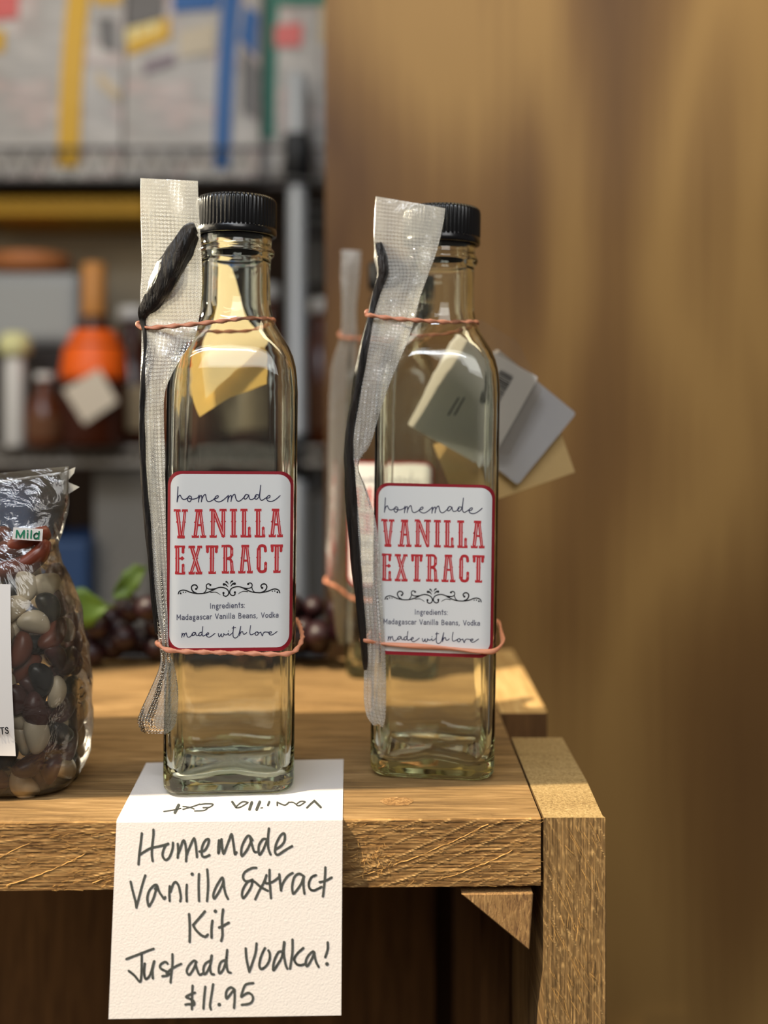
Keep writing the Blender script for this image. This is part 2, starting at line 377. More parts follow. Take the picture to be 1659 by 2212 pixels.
RUBBER = plain('salmon_rubber', lin(228,152,118), .5, bump=.3, bscale=900)
PAPER = plain('white_card_stock', lin(216,209,204), .85, bump=.32, bscale=1500, spec=.2)
INK = plain('grey_marker_ink', lin(80,82,78), .7, spec=.2, var=.5, bscale=900)
L_WHITE = plain('label_white', lin(232,232,230), .45, spec=.4)
L_BORDER = plain('label_crimson_border', lin(150,26,40), .45)
L_RED = plain('label_red_ink', lin(196,46,52), .5)
L_PINK = plain('label_pale_inline', lin(238,196,192), .5)
L_NAVY = plain('label_navy_ink', lin(48,48,78), .5)
L_GREY = plain('label_slate_ink', lin(92,92,112), .5)
L_BLACK = plain('label_black_ink', lin(20,20,24), .5)
CARD_W = plain('white_card', lin(240,234,228), .6)
CARD_G = plain('grey_card', lin(160,156,154), .6)
KRAFT = plain('kraft_card', lin(190,158,104), .8, var=.12, bscale=200)
def thin_card(name, col, k):
    m, N, L, b = mat(name); b.inputs['Base Color'].default_value = col; b.inputs['Roughness'].default_value = .7
    t = node(N, 'ShaderNodeBsdfTranslucent'); t.inputs[0].default_value = col; mx = node(N, 'ShaderNodeMixShader'); mx.inputs[0].default_value = k
    L.new(b.outputs[0], mx.inputs[1]); L.new(t.outputs[0], mx.inputs[2]); L.new(mx.outputs[0], N['Material Output'].inputs['Surface']); return m
THIN_CREAM = thin_card('thin_cream_card', lin(246,236,212), .55); THIN_KRAFT = thin_card('thin_kraft_card', lin(250,230,178), .55)
GREENINK = plain('green_ink', lin(40,130,96), .5)

# ------------------------------------------------------------------ the room
def quad_obj(name, pts, m): return tag(obj(name, pts, [(0, 1, 2, 3)], m), kind='structure')
FLOORM = plain('dark_floor', lin(70,52,38), .6, var=.4, bscale=6)
BACKM = plain('shop_back_wall', lin(74,54,38), .8, var=.3, bscale=5)
v, f = box(-2600, 2600, -2200, 3200, -930, -900); tag(obj('floor', v, f, FLOORM), kind='structure')
v, f = box(-2600, 2600, 2200, 2260, -900, 2100); tag(obj('wall_back', v, f, BACKM), kind='structure')
v, f = box(-41, 1100, 800, 818, -900, 1500); tag(obj('wall_right', v, f, PLY), kind='structure')
def beam():                                            # unseen rail added overhead, sized to throw its shade across the plank
    L0 = KT-KD*2000
    def up(x, y): p = Vector((x, y, 0)); return p+(L0-p)*(400/L0.z)
    a, b = up(-60, 403), up(80, 415); c, d = up(-60, 500), up(80, 512)
    ext = lambda p, q, x: p+(q-p)*((x-p.x)/(q.x-p.x))
    q = [ext(a, b, -700), ext(a, b, 700), ext(c, d, 700), ext(c, d, -700)]
    v = [(p.x, p.y, 400) for p in q]+[(p.x, p.y, 424) for p in q]
    return v, [(0,3,2,1),(4,5,6,7),(0,1,5,4),(1,2,6,5),(2,3,7,6),(3,0,4,7)]
v, f = beam(); tag(obj('shade_rail_1', v, f, W_IN), kind='structure')

# ------------------------------------------------------------------ the wooden crate
crate = thing('wooden_crate', (0, 480, -150), 'rough pale wooden crate carrying the bottles, with a wide plank top and slatted end', 'crate')
def prism_quad(a, b, c, d, z0, z1):
    v = [a+(z0,), b+(z0,), c+(z0,), d+(z0,), a+(z1,), b+(z1,), c+(z1,), d+(z1,)]
    return v, [(0,3,2,1),(4,5,6,7),(0,1,5,4),(1,2,6,5),(2,3,7,6),(3,0,4,7)]
def nz(x, y, z=0.): return noise.noise(Vector((x, y, z)))
def ridge(t, w): r = t-math.floor(t)-.5; return math.exp(-(r/w)**2)
def set_torn(o, vals):                                  # paleness of raised, torn fibres, per vertex
    a = o.data.attributes.new('torn', 'FLOAT', 'POINT'); a.data.foreach_set('value', vals); return o
# top plank: a fine grid on the front face carries the saw-torn relief
def board_relief(x, z):
    fib = .14*nz(x*.045, z*1.3, 3)+.15*nz(x*.11, z*2.6, 8)+.10*nz(x*.3, z*4.5, 1)
    m1 = max(0, min(1, .75+1.2*nz(x*.03, z*.07, 5))); m2 = max(0, min(1, .5+1.4*nz(x*.028, z*.06, 15)))
    w1 = ridge((z-.40*x-.0009*x*x+.8*nz(x*.05, z*.15, 2))/4.6, .050)*m1*max(.2, .7+.6*nz(x*.6, z*.6, 4))
    w2 = ridge((z-.30*x+.6*nz(x*.06, z*.2, 7))/3.7, .055)*m2*max(0, .4+.9*nz(x*.5, z*.5, 6))
    tuft = max(0, 1-((x+3)/7)**2-((z+15)/5)**2)*(.5+.9*nz(x*.9, z*.9, 9))
    return fib+.34*w1+.22*w2+.5*max(0, tuft), min(1, .95*w1+.7*w2+.5*max(0, tuft)+max(0, .5*nz(x*.2, z*3, 11)))
def plank():
    xs = [-330+i*6 for i in range(30)]+[-150+i*.5 for i in range(416)]; N = len(xs)
    V, Fc, T = [], [], []
    prof = [(250, 0), (20, 0), (6, 0), (2.0, -.03), (.6, -.25)]; f0 = len(prof)
    K = 48
    for k in range(1, K+1): prof.append((0, -.3-24.3*k/(K+.3)))
    f1 = len(prof); prof += [(.8, -24.8), (20, -25), (250, -25)]; M = len(prof)
    for i, x in enumerate(xs):
        yf = 380-(57.5-x)*.0215
        for j, (dy, z) in enumerate(prof):
            e = 0; ez = 0; t = 0
            if f0 <= j < f1:
                h, t = board_relief(x, z); ed = min(1, (z+25)/1.2, (-z)/1.0); e = -h*max(.15, ed)+.2*nz(x*.05, z*.2, 3)
            elif dy < 5: ez = .30*nz(x*.12, 5, j)-(.25*abs(nz(x*.3, 1, 1)) if z else 0); e = .3*nz(x*.1, 4, 4); t = .35
            if j == f1: ez = .5*nz(x*.25, 3, 3)
            V.append((x, yf+dy+e, z+(ez if z < 0 else 0))); T.append(t)
    fm = []
    for i in range(N-1):
        for j in range(M-1):
            a = i*M+j; Fc.append((a, a+1, a+M+1, a+M)); fm.append(1 if f0-1 <= j <= f1 else 0)
        Fc.append((i*M+M-1, i*M, (i+1)*M, (i+1)*M+M-1)); fm.append(0)
    Fc.append(tuple(reversed(range(M)))); Fc.append(tuple(range((N-1)*M, N*M))); fm += [1, 1]
    return V, Fc, fm, T
v, f, fm, T = plank(); set_torn(fix_normals(obj('top_plank', v, f, W_TOP, crate, mats=[W_BOARD], fm=fm)), T)
# a knot on the plank
kc = on_top(857, 1731, .05); kv = []; kf = []
for r_i, r in enumerate((0, .35, .7, .9, 1)):
    for k in range(28):
        a = 2*math.pi*k/28; q = 1+.18*noise.noise(Vector((math.cos(a)*2, math.sin(a)*2, r_i)))
        kv.append((kc.x+6.2*r*q*math.cos(a), kc.y+4.6*r*q*math.sin(a), .12+.35*(1-r)+.25*noise.noise(Vector((math.cos(a)*r*4, math.sin(a)*r*4, 2)))*(r < .95)))
for j in range(4):
    for k in range(28): kf.append((j*28+k, j*28+(k+1) % 28, (j+1)*28+(k+1) % 28, (j+1)*28+k))
KNOT = wood('knot_wood', lin(92,64,36), lin(154,116,70), lin(200,162,112), 'X', (500, 700), .85, 1.0, endgrain=True, dist=.0008)
obj('knot', kv, kf, KNOT, crate)
def post_relief(x, z):
    fib = .10*nz(x*1.3, z*.03, 3)+.12*nz(x*2.6, z*.07, 8)+.08*nz(x*4.5, z*.14, 1)
    m1 = max(0, min(1, .45+1.4*nz(x*.06, z*.04, 25)))
    w1 = ridge((x+z/1.9+.5*nz(x*.2, z*.06, 2))/3.4, .060)*m1*max(0, .6+.8*nz(x*.6, z*.6, 4))
    ch = max(0, nz(x*1.1, z*.35, 33)-.18)*2.2
    return fib+.28*w1+.08*ch, min(1, .95*w1+.6*ch+max(0, .45*nz(x*3, z*.2, 11)))
def post(x0, x1, y0, y1, z0, z1, wane, dense):
    zs = [z1-i*(.5 if dense else 6) for i in range(int(80/(.5 if dense else 6)))]; zs += [zs[-1]-8*k for k in range(1, 40) if zs[-1]-8*k > z0]+[z0]
    K = 44 if dense else 3
    sec = [(k/K*.965, 0) for k in range(K+1)]+[(1, .02), (1, .4), (1, .7), (1, 1), (.5, 1), (0, 1), (0, .5)]; M = len(sec); V, Fc, fm, T = [], [], [], []
    for i, z in enumerate(zs):
        t = (z1-z)/(z1-z0)
        for j, (a, b) in enumerate(sec):
            x = x0+(x1-x0)*a; h = 0; tt = 0
            if b == 0 and dense: h, tt = post_relief(x, z); h *= min(1, i/3+.2)
            xr = -wane*max(0, 1-abs(b*4-.4))*max(0, 1-t*16) if a == 1 else 0
            V.append((x+(.25*nz(a*3, b*3+z*.06, 7) if a in (0, 1) else 0)+xr, y0+(y1-y0)*b-h, z+(.12*nz(x*.5, b*20, 3) if i == 0 else 0))); T.append(tt)
    for i in range(len(zs)-1):
        for j in range(M): a, b = i*M+j, i*M+(j+1) % M; Fc.append((a, b, b+M, a+M)); fm.append(0)
    n = (len(zs)-1)*M
    Fc.append(tuple(range(M))); fm.append(1); Fc.append(tuple(range(n, n+M))); fm.append(0)
    return V, Fc, fm, T
v, f, fm, T = post(58.6, 81.3, 380, 474, -330, -.2, 2.0, True); set_torn(fix_normals(obj('end_slat', v, f, W_POST, crate, mats=[W_END], fm=fm)), T)
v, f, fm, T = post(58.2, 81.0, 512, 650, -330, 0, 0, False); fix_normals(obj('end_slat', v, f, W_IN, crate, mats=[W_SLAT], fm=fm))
a, b_, c_ = (28.9, -27.2), (54.8, -26.9), (53.4, -47.4)
v = [(a[0], 379.4, a[1]), (b_[0], 379.4, b_[1]), (c_[0], 379.4, c_[1]), (a[0], 470, a[1]), (b_[0], 470, b_[1]), (c_[0], 470, c_[1])]
bevel(obj('corner_block', v, [(0, 2, 1), (3, 4, 5), (0, 1, 4, 3), (1, 2, 5, 4), (2, 0, 3, 5)], W_BLOCK, crate), .4, 1)
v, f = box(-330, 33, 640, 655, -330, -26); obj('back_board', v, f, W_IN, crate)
v, f = box(20, 58, 656, 668, -330, -26); obj('back_board', v, f, plain('gap_shade_backing', lin(70,46,24), .9), crate)  # added dark backing behind the gap, its colour standing for the shade
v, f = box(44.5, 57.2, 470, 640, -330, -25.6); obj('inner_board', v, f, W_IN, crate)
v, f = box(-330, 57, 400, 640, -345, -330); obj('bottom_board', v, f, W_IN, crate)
# torn fibres on the sawn faces
parts = []
def fibre(x, y, z, dx, dz, ln, lift, r):
    p = [Vector((x, y, z)), Vector((x+dx*ln*.5, y-lift, z+dz*ln*.5)), Vector((x+dx*ln, y-lift*random.uniform(-.2, 1.2), z+dz*ln+random.uniform(-.4, .4)))]
    parts.append(tube(crom(p, 2), r, 3, caps=False))
for i in range(420):                                    # loose fibres of the plank front
    x = random.uniform(-150, 57); z = random.uniform(-24.5, -.8); yf = 380-(57.5-x)*.0215
    a = random.choice((0, .05, .35, .35, .4))+random.uniform(-.2, .2)
    fibre(x, yf-.1, z, math.cos(a), math.sin(a), random.uniform(.8, 3.6), random.uniform(.03, .45), random.uniform(.03, .075))
for k in range(7):                                     # long raised saw lines
    x0 = -165+k*31+random.uniform(-3, 3); z0 = -24.5+random.uniform(0, 4); ln = random.uniform(25, 55); pts = []
    for q in range(24):
        t = q/23; x = x0+ln*t; z = z0+(ln*.34*t)*(.8+.35*t)
        if z > -.6 or x > 57: break
        pts.append(Vector((x, 380-(57.5-x)*.0215-.12+.1*random.random(), z+random.uniform(-.22, .22))))
    if len(pts) > 3: parts.append(tube(pts, [random.uniform(.04, .17) for _ in pts], 4, caps=False))
for i in range(60):                                     # a tuft by the sign's right edge
    x = random.gauss(-3, 4); z = random.gauss(-15, 3); a = random.uniform(0, 6.28)
    fibre(x, 378.6, z, math.cos(a), math.sin(a), random.uniform(.8, 2.6), random.uniform(.2, 1.2), .07)
for i in range(90):                                    # the end slat
    x = random.uniform(59.3, 78.5); z = random.uniform(-72, -1); a = -1.15+random.choice((0, 0, .15, -.4))+random.uniform(-.25, .25)
    ln = min(random.uniform(1, 6), (79.6-x)/max(.05, math.cos(a)))
    fibre(x, 379.7, z, math.cos(a), math.sin(a), ln, random.uniform(.0, .35), random.uniform(.03, .09))
for k in range(6):                                     # slanted saw lines on the end slat
    x0 = random.uniform(57, 74); z0 = -2-k*12+random.uniform(-2, 2); pts = []
    for q in range(10):
        x = x0+q*1.1; z = z0-q*1.1*1.75
        if 59.2 < x < 79.6 and z < -1: pts.append(Vector((x, 379.75+.08*random.random(), z)))
    if len(pts) > 3: parts.append(tube(pts, [random.uniform(.03, .10) for _ in pts], 4, caps=False))
v, f = join(parts); tag(obj('wood_fibre', v, f, W_SPL, crate), kind='stuff')

# ------------------------------------------------------------------ price sign
sign = thing('price_sign', (-54, 410, .05), 'folded white card sign handwritten with the kit price, hanging over the plank edge', 'sign')
def signD(py): return 375.9-8.6*(py-1770)/425
def sign_sheet(th):
    rows = []
    back = [on_top(316, 1650), on_top(742, 1642)]
    # crease at the plank edge, then the hanging face
    TL, TR = P(252, 1771, 376.2), P(740, 1765, 376.2)
    path = []
    for t in (0, .25, .5, .75, .93, .997): path.append((back[0].lerp(Vector((TL.x, 376.6, 0)), t), back[1].lerp(Vector((TR.x, 377, 0)), t), (0, 0, 1)))
    for t in (.0, .05, .15, .3, .45, .6, .75, .9, 1):
        pl = P(252-17*t, 1776+424*t, signD(1776+424*t)); pr = P(740-3*t, 1771+421*t, signD(1771+421*t))
        path.append((pl, pr, (0, -1, 0)))
    V, Fc, n = [], [], 10
    for side in (0, 1):
        for L_, R_, nn in path:
            for k in range(n+1):
                p = L_.lerp(R_, k/n); q = Vector(nn)
                z = .35*(1-side)+.06
                V.append(p+q*z if nn[2] else p+Vector((0, -.35*(1-side), 0)))
    M = len(path)*(n+1)
    for r in range(len(path)-1):
        for k in range(n):
            a = r*(n+1)+k; Fc.append((a, a+1, a+n+2, a+n+1)); a += M; Fc.append((a+n+1, a+n+2, a+1, a))
    for r in range(len(path)-1):
        a = r*(n+1); Fc.append((a, a+n+1, a+n+1+M, a+M)); a += n; Fc.append((a+n+1, a, a+M, a+n+1+M))
    for k in range(n): Fc.append((k+1, k, k+M, k+1+M)); a = (len(path)-1)*(n+1)+k; Fc.append((a, a+1, a+1+M, a+M))
    return V, Fc
v, f = sign_sheet(.3); fix_normals(obj('card', v, f, PAPER, sign))
def Z(ox, oy, s): return lambda q: [(ox+x/s, oy+y/s) for x, y in q]
hw = []
def strokes(z, w, *lists, dots=()):
    w *= .86
    for q in lists: hw.extend(rib(z(q), w))
    for x, y, r in dots: hw.append(dot(*z([(x, y)])[0], r))
zA = Z(280, 1780, 8.295); zB = Z(450, 1780, 8.295); zC = Z(270, 1860, 6.636); zD = Z(500, 1860, 6.636)
zE = Z(380, 1950, 11.06); zF = Z(260, 2030, 6.636); zG = Z(490, 2010, 6.636); zH = Z(380, 2100, 8.295)
strokes(zA, 6.2, [(218,165),(200,330),(175,520),(158,720)], [(425,100),(425,200),(400,430),(398,560),(412,660)], [(175,555),(270,490),(380,430),(540,395),(690,355)],
  [(690,350),(640,390),(600,480),(590,570),(640,640),(700,610),(740,530),(770,430),(775,335)], [(862,355),(870,470),(860,600)],
  [(860,560),(910,430),(945,320),(975,295),(1000,380),(1015,520),(1010,665)], [(1015,570),(1060,450),(1130,290),(1160,260),(1185,380),(1200,520),(1205,590)],
  [(1250,490),(1330,480),(1390,400),(1420,300),(1405,265),(1350,300),(1300,400),(1290,500),(1300,570),(1350,590),(1430,555)])
strokes(zB, 6.2, [(190,290),(180,400),(178,520)], [(235,270),(215,350),(185,520)], [(235,270),(245,400),(270,530),(320,420),(370,290),(415,180),(440,300),(460,430),(475,540),(505,505)],
  [(790,285),(740,215),(690,225),(620,350),(590,460),(600,570),(680,480),(740,370),(770,280)], [(750,260),(790,400),(820,490),(860,500)],
  [(1040,270),(980,270),(910,370),(900,480),(920,550),(970,480),(1020,370),(1060,260)], [(1085,80),(1070,230),(1070,400),(1095,500),(1115,545)],
  [(1210,450),(1300,390),(1360,310),(1370,200),(1345,165),(1290,210),(1220,340),(1195,450),(1200,520),(1250,550),(1370,470),(1500,395)])
strokes(zC, 6.2, [(80,295),(110,430),(150,580),(162,665)], [(162,665),(200,520),(250,330),(290,205)], [(430,400),(460,350),(420,345),(350,420),(320,520),(330,620),(350,640),(400,550),(430,460),(460,360)],
  [(460,350),(490,440),(530,500),(560,540),(575,515)], [(640,360),(635,470),(640,570)], [(650,440),(690,330),(730,300),(770,360),(790,450),(800,520),(790,575)],
  [(885,340),(880,450),(885,575)], [(1060,185),(1055,350),(1060,570)], [(1178,120),(1190,300),(1185,450),(1175,570)],
  [(1415,320),(1400,240),(1370,260),(1300,380),(1265,480),(1280,535),(1340,450),(1390,350),(1410,290)], [(1405,250),(1420,380),(1445,480),(1475,540)], dots=[(962,185,3.8)])
strokes(zD, 6.2, [(355,95),(290,100),(200,150),(165,210),(180,270),(230,290),(300,265)], [(300,275),(230,300),(170,390),(150,480),(170,530),(220,470),(280,370),(300,290)],
  [(240,285),(320,290),(420,370),(520,425)], [(500,205),(460,310),(400,420),(340,545)], [(545,125),(545,260),(555,400),(565,530)], [(500,200),(480,290),(510,320),(600,290),(690,220)],
  [(685,190),(695,300),(710,420)], [(710,400),(740,310),(800,220),(875,170)], [(1040,220),(970,180),(900,230),(870,350),(875,440),(890,465),(940,410),(1000,320),(1030,230)],
  [(1035,215),(1030,340),(1045,465)], [(1210,200),(1150,230),(1110,310),(1120,390),(1180,420),(1290,370)], [(1345,90),(1340,220),(1325,380),(1310,505)], [(1265,300),(1340,285),(1435,235)])
strokes(zE, 6.6, [(312,270),(325,450),(330,700),(325,930)], [(690,205),(560,360),(410,530)], [(410,530),(470,640),(600,770),(700,810),(760,760)], [(870,430),(850,600),(850,830)],
  [(1125,160),(1100,400),(1105,600),(1110,780),(1080,910)], [(1030,590),(1130,550),(1260,475)], dots=[(940,200,4)])
strokes(zF, 6.2, [(85,275),(220,225),(320,185),(475,128)], [(305,200),(305,350),(300,500),(280,600),(200,510),(120,445)], [(350,340),(340,450),(350,540),(375,560),(430,490),(480,310)],
  [(485,305),(460,430),(465,550)], [(675,340),(640,315),(580,350),(570,400),(630,440),(690,470),(680,510),(600,520)], [(745,205),(745,350),(730,480),(718,610)], [(660,480),(740,410),(870,345)],
  [(1090,315),(1050,300),(980,370),(950,450),(985,500),(1040,430),(1080,340)], [(1075,340),(1100,430),(1135,500),(1180,480)], [(1280,300),(1220,340),(1190,410),(1200,490),(1240,460),(1290,350),(1310,225)],
  [(1305,230),(1285,380),(1300,480),(1340,495)], [(1500,290),(1440,320),(1410,410),(1420,480),(1470,430),(1510,310),(1530,145)], [(1530,150),(1520,330),(1540,450),(1580,470)])
strokes(zG, 6.4, [(270,255),(280,400),(320,590)], [(320,590),(370,450),(410,320),(425,185)], [(545,250),(490,370),(465,490),(490,550),(560,510),(610,420),(615,330),(595,285)],
  [(790,300),(740,310),(690,400),(665,500),(670,570),(730,480),(790,370),(820,165)], [(825,170),(815,320),(840,480),(865,545)], [(940,130),(940,300),(920,450),(905,545)],
  [(1095,250),(1010,330),(965,410),(1000,480),(1060,495),(1120,480)], [(1255,320),(1230,300),(1160,370),(1130,450),(1150,510),(1210,420),(1250,330)], [(1250,320),(1275,440),(1315,520)],
  [(1445,170),(1445,270),(1410,380)], dots=[(1435,478,4.2)])
strokes(zH, 6.2, [(340,365),(270,390),(180,440),(240,470),(310,510),(330,560),(310,590),(240,570),(170,580)], [(298,240),(290,400),(285,530),(285,660)], [(525,260),(505,450),(492,650)],
  [(665,215),(635,420),(610,590),(625,665)], [(1050,310),(980,270),(910,330),(895,420),(910,470),(970,400),(1040,310)], [(1050,310),(1050,480),(1040,640)],
  [(1385,195),(1250,220),(1190,350),(1170,440),(1230,400),(1300,370),(1370,420),(1375,500),(1320,560),(1180,585)], dots=[(775,580,4.2)])
tag(flat_obj('handwriting', hw, lambda x, y: P(x, y, signD(y)-.42), INK, sign), 'dark grey handwriting on the hanging face')
hw = []; zT = Z(340, 1715, 4.366)
for q, ww in (([(1410,130),(1445,95),(1480,65)], 4), ([(1480,65),(1540,125)], 5), ([(1390,72),(1350,70),(1310,100),(1340,110),(1395,75)], 2.6), ([(1310,100),(1280,80),(1240,78)], 2.6), ([(1240,78),(1200,105),(1130,78)], 3),
  ([(1130,78),(1130,108)], 3.4), ([(1055,75),(1042,106)], 4.5), ([(965,75),(935,148)], 6), ([(890,80),(868,145)], 6), ([(855,80),(800,75),(740,125),(780,125),(850,85)], 2.8), ([(740,125),(705,75)], 5), ([(975,132),(992,130)], 2.4),
  ([(400,100),(460,92),(525,97),(490,125),(430,130)], 2.6), ([(480,128),(440,155),(350,160)], 2.6), ([(400,95),(330,120),(240,145)], 2.6), ([(240,118),(300,125),(345,142)], 2.6), ([(200,105),(165,175)], 6.5), ([(60,165),(160,150),(220,135)], 2.6)):
    hw.extend(rib(zT(q), ww))
flat_obj('handwriting', hw, lambda x, y: on_top(x, y, .52), INK, sign)

# ------------------------------------------------------------------ bottles
class Frame:
    def __init__(s, cx, cy, yaw, tilt, z0=0.):
        s.c = Vector((cx, cy, z0)); s.R = Matrix.Rotation(math.radians(tilt), 3, 'Y') @ Matrix.Rotation(math.radians(yaw), 3, 'Z')
    def __call__(s, x, y, z): return s.c+s.R @ Vector((x, y, z))
def angles(n=26):
    out = []
    for q in range(4):
        for k in range(n):
            u = 2*k/n-1; out.append(math.radians(90*q+45+45*math.copysign(abs(u)**1.5, u)-45))
    return out
ANG = angles()
def rsq(h, r, a):
    c = max(0, h-r); dx, dy = abs(math.cos(a)), abs(math.sin(a))
    if dx >= dy and dy/max(dx, 1e-9)*h <= c: t = h/dx
    elif dy > dx and dx/dy*h <= c: t = h/dy
    else:
        b = c*(dx+dy); t = b+math.sqrt(max(0, b*b-(2*c*c-r*r)))
    return t*math.cos(a), t*math.sin(a)
OUT = [(1.6, 8, 7.9), (1.3, 16, 7), (.3, 20.2, 6.5), (0, 21.5, 6.5), (.3, 22.6, 6.8), (1.2, 23.8, 7), (2.6, 24.6, 7), (4.5, 24.8, 7), (10, 24.8, 7), (30, 24.8, 7), (60, 24.8, 7), (90, 24.8, 7), (120, 24.8, 7), (145, 24.8, 7), (152, 24.8, 7.5), (157, 24.5, 8.3),
  (162, 23.9, 9.5), (166, 22.9, 11), (169.5, 21.5, 12.5), (172.5, 19.8, 13.6), (175.5, 17.9, 14.4), (178.5, 16.2, 14.7), (182, 14.8, 14.4), (186, 14.0, 14.0), (191, 13.7, 13.7), (197, 13.6, 13.6), (203, 13.6, 13.6), (205.2, 13.8, 13.8),
  (206, 14.7, 14.7), (206.8, 15.1, 15.1), (208, 15.1, 15.1), (208.8, 14.6, 14.6), (209.3, 14, 14), (212, 14, 14), (220, 13.8, 13.8), (226.3, 13.6, 13.6), (227, 13, 13)]
INN = [(227, 11, 11), (226, 10.6, 10.6), (215, 10.7, 10.7), (205, 10.8, 10.8), (195, 10.9, 10.9), (189, 11.1, 11.1), (185.5, 11.7, 11.6), (182, 12.7, 12.2), (178.5, 14.2, 12.7), (175.5, 15.9, 12.4), (172.5, 17.7, 11.6), (169, 19.5, 10), (165, 21.0, 8.2),
  (160, 21.9, 6.8), (154, 22.3, 5.6), (146, 22.4, 5), (120, 22.4, 5), (90, 22.4, 5), (60, 22.4, 5), (35, 22.4, 5), (20, 22.3, 5), (13, 22.1, 5.2), (10, 21.5, 5.6), (8, 20.4, 6), (7.2, 18.2, 7), (7.2, 12, 8), (7.6, 6, 6)]
def bottle_glass(fr, seed):
    V, Fc = [], []; n = len(ANG); rings = [('o',)+p for p in OUT]+[('i',)+p for p in INN]
    for kind, z, h, r in rings:
        for a in ANG:
            x, y = rsq(h, r, a); zz = z
            if kind == 'i':
                wob = 1+.004*noise.noise(Vector((x*.08, y*.08, z*.03+seed)))*2; x *= wob; y *= wob
                if z <= 13: zz += 2.1*(.5+.5*math.cos(4*a))*max(0, (h-4)/17.5)-1.9+.5*noise.noise(Vector((x*.16, y*.16, seed)))
            V.append(fr(x, y, zz))
    for j in range(len(rings)-1):
        for i in range(n): a, b = j*n+i, j*n+(i+1) % n; Fc.append((a, b, b+n, a+n))
    V.append(fr(0, 0, 1.7)); c = len(V)-1
    for i in range(n): Fc.append((c, (i+1) % n, i))
    V.append(fr(0, 0, 6.2)); c = len(V)-1; m = (len(rings)-1)*n
    for i in range(n): Fc.append((m+i, m+(i+1) % n, c))
    return V, Fc
def cap_mesh(fr):
    prof = [(14.35, 213.9), (15.7, 213.8), (15.95, 214.2), (15.95, 216.2), (15.6, 216.7), (15.75, 217.2), (15.75, 226.6), (15.5, 227.9), (14.8, 228.8), (13, 229.1), (5, 229.1)]
    V, Fc = lathe(prof, 0, 0, 360, False, lambda r, z, a: (.20*math.copysign(abs(math.cos(60*a))**.6, math.cos(60*a)) if 217 < z < 228 else 0))
    m = 10*360; Fc.append(tuple(range(m, m+360)))
    V2, F2 = lathe([(14.35, 213.9), (14.35, 227.6), (3, 227.6)], 0, 0, 360, False); F2 = [tuple(reversed(q)) for q in F2]
    V, Fc = join([(V, Fc), (V2, F2)])
    return [fr(*q) for q in V], Fc
def label_surface(fr, dz, e):
    h, r = 24.8+e, 7+e; c = h-r
    def fn(u, z):
        au = min(abs(u), h-.02)
        y = -h if au <= c else -(c+math.sqrt(max(0, r*r-(au-c)**2)))
        return fr(u, y, z+dz)
    return fn
def rrect_grid(hw_, z0, z1, rad, nu=36):
    zs = []; n = 8
    for k in range(n+1): zs.append(z0+rad*(1-math.cos(math.pi/2*k/n)))
    zs += [z0+rad+(z1-z0-2*rad)*k/12 for k in range(1, 12)]
    for k in range(n+1): zs.append(z1-rad*(1-math.cos(math.pi/2*(n-k)/n)))
    V, Fc = [], []
    for z in zs:
        d = min(z-z0, z1-z); ww = hw_ if d >= rad else hw_-rad+math.sqrt(max(0, rad*rad-(rad-d)**2))
        for k in range(nu+1):
            t = math.sin((2*k/nu-1)*math.pi/2)*.5+(2*k/nu-1)*.5
            V.append((t*ww, z))
    for i in range(len(zs)-1):
        for k in range(nu): a = i*(nu+1)+k; Fc.append((a, a+1, a+nu+2, a+nu+1))
    return V, Fc
S1 = 5.765
def lab(z):                                            # label page (pixels) -> label millimetres
    return lambda q: [((x-490)/S1, EYE-(y-VY)/S1) for x, y in z(q)]
zN1 = lab(Z(360, 1040, 6.381)); zN2 = lab(Z(360, 1095, 6.381)); zN3 = lab(Z(360, 1170, 6.381)); zN4 = lab(Z(360, 1245, 6.381)); zN5 = lab(Z(360, 1290, 6.381)); zN6 = lab(Z(360, 1340, 6.381))
PXL = 1/(6.381*S1)                                     # one page pixel in mm
script = []
for q in ([(113,90),(108,200),(102,300)], [(104,285),(120,225),(145,205),(165,245),(195,263),(235,248),(270,213)], [(270,213),(295,228),(295,265),(272,295),(245,275),(250,235),(270,213)], [(262,245),(300,258),(340,255),(385,235),(400,205)],
  [(402,205),(393,298)], [(395,270),(410,225),(430,207),(438,240),(433,295)], [(433,280),(455,220),(485,193),(497,240),(510,280),(540,292),(590,268),(625,245)], [(600,255),(650,240),(662,215),(645,210),(618,235),(615,270),(650,292),(690,292),(740,260),(795,210)],
  [(798,205),(790,295)], [(792,270),(810,225),(835,205),(842,240),(835,290)], [(836,275),(855,215),(885,190),(898,235),(915,275),(945,285),(985,260),(1030,210)], [(1070,200),(1040,193),(1015,225),(1022,255),(1050,245),(1078,205)], [(1078,200),(1085,240),(1105,262),(1145,250),(1180,215)],
  [(1215,200),(1180,195),(1160,230),(1175,258),(1205,240),(1225,190),(1240,65)], [(1240,65),(1228,200),(1232,250),(1255,272),(1290,255),(1330,225)], [(1320,245),(1360,235),(1370,210),(1350,205),(1325,235),(1335,275),(1385,287),(1440,265),(1508,208)]):
    script += rib(zN1(q), 13*PXL)
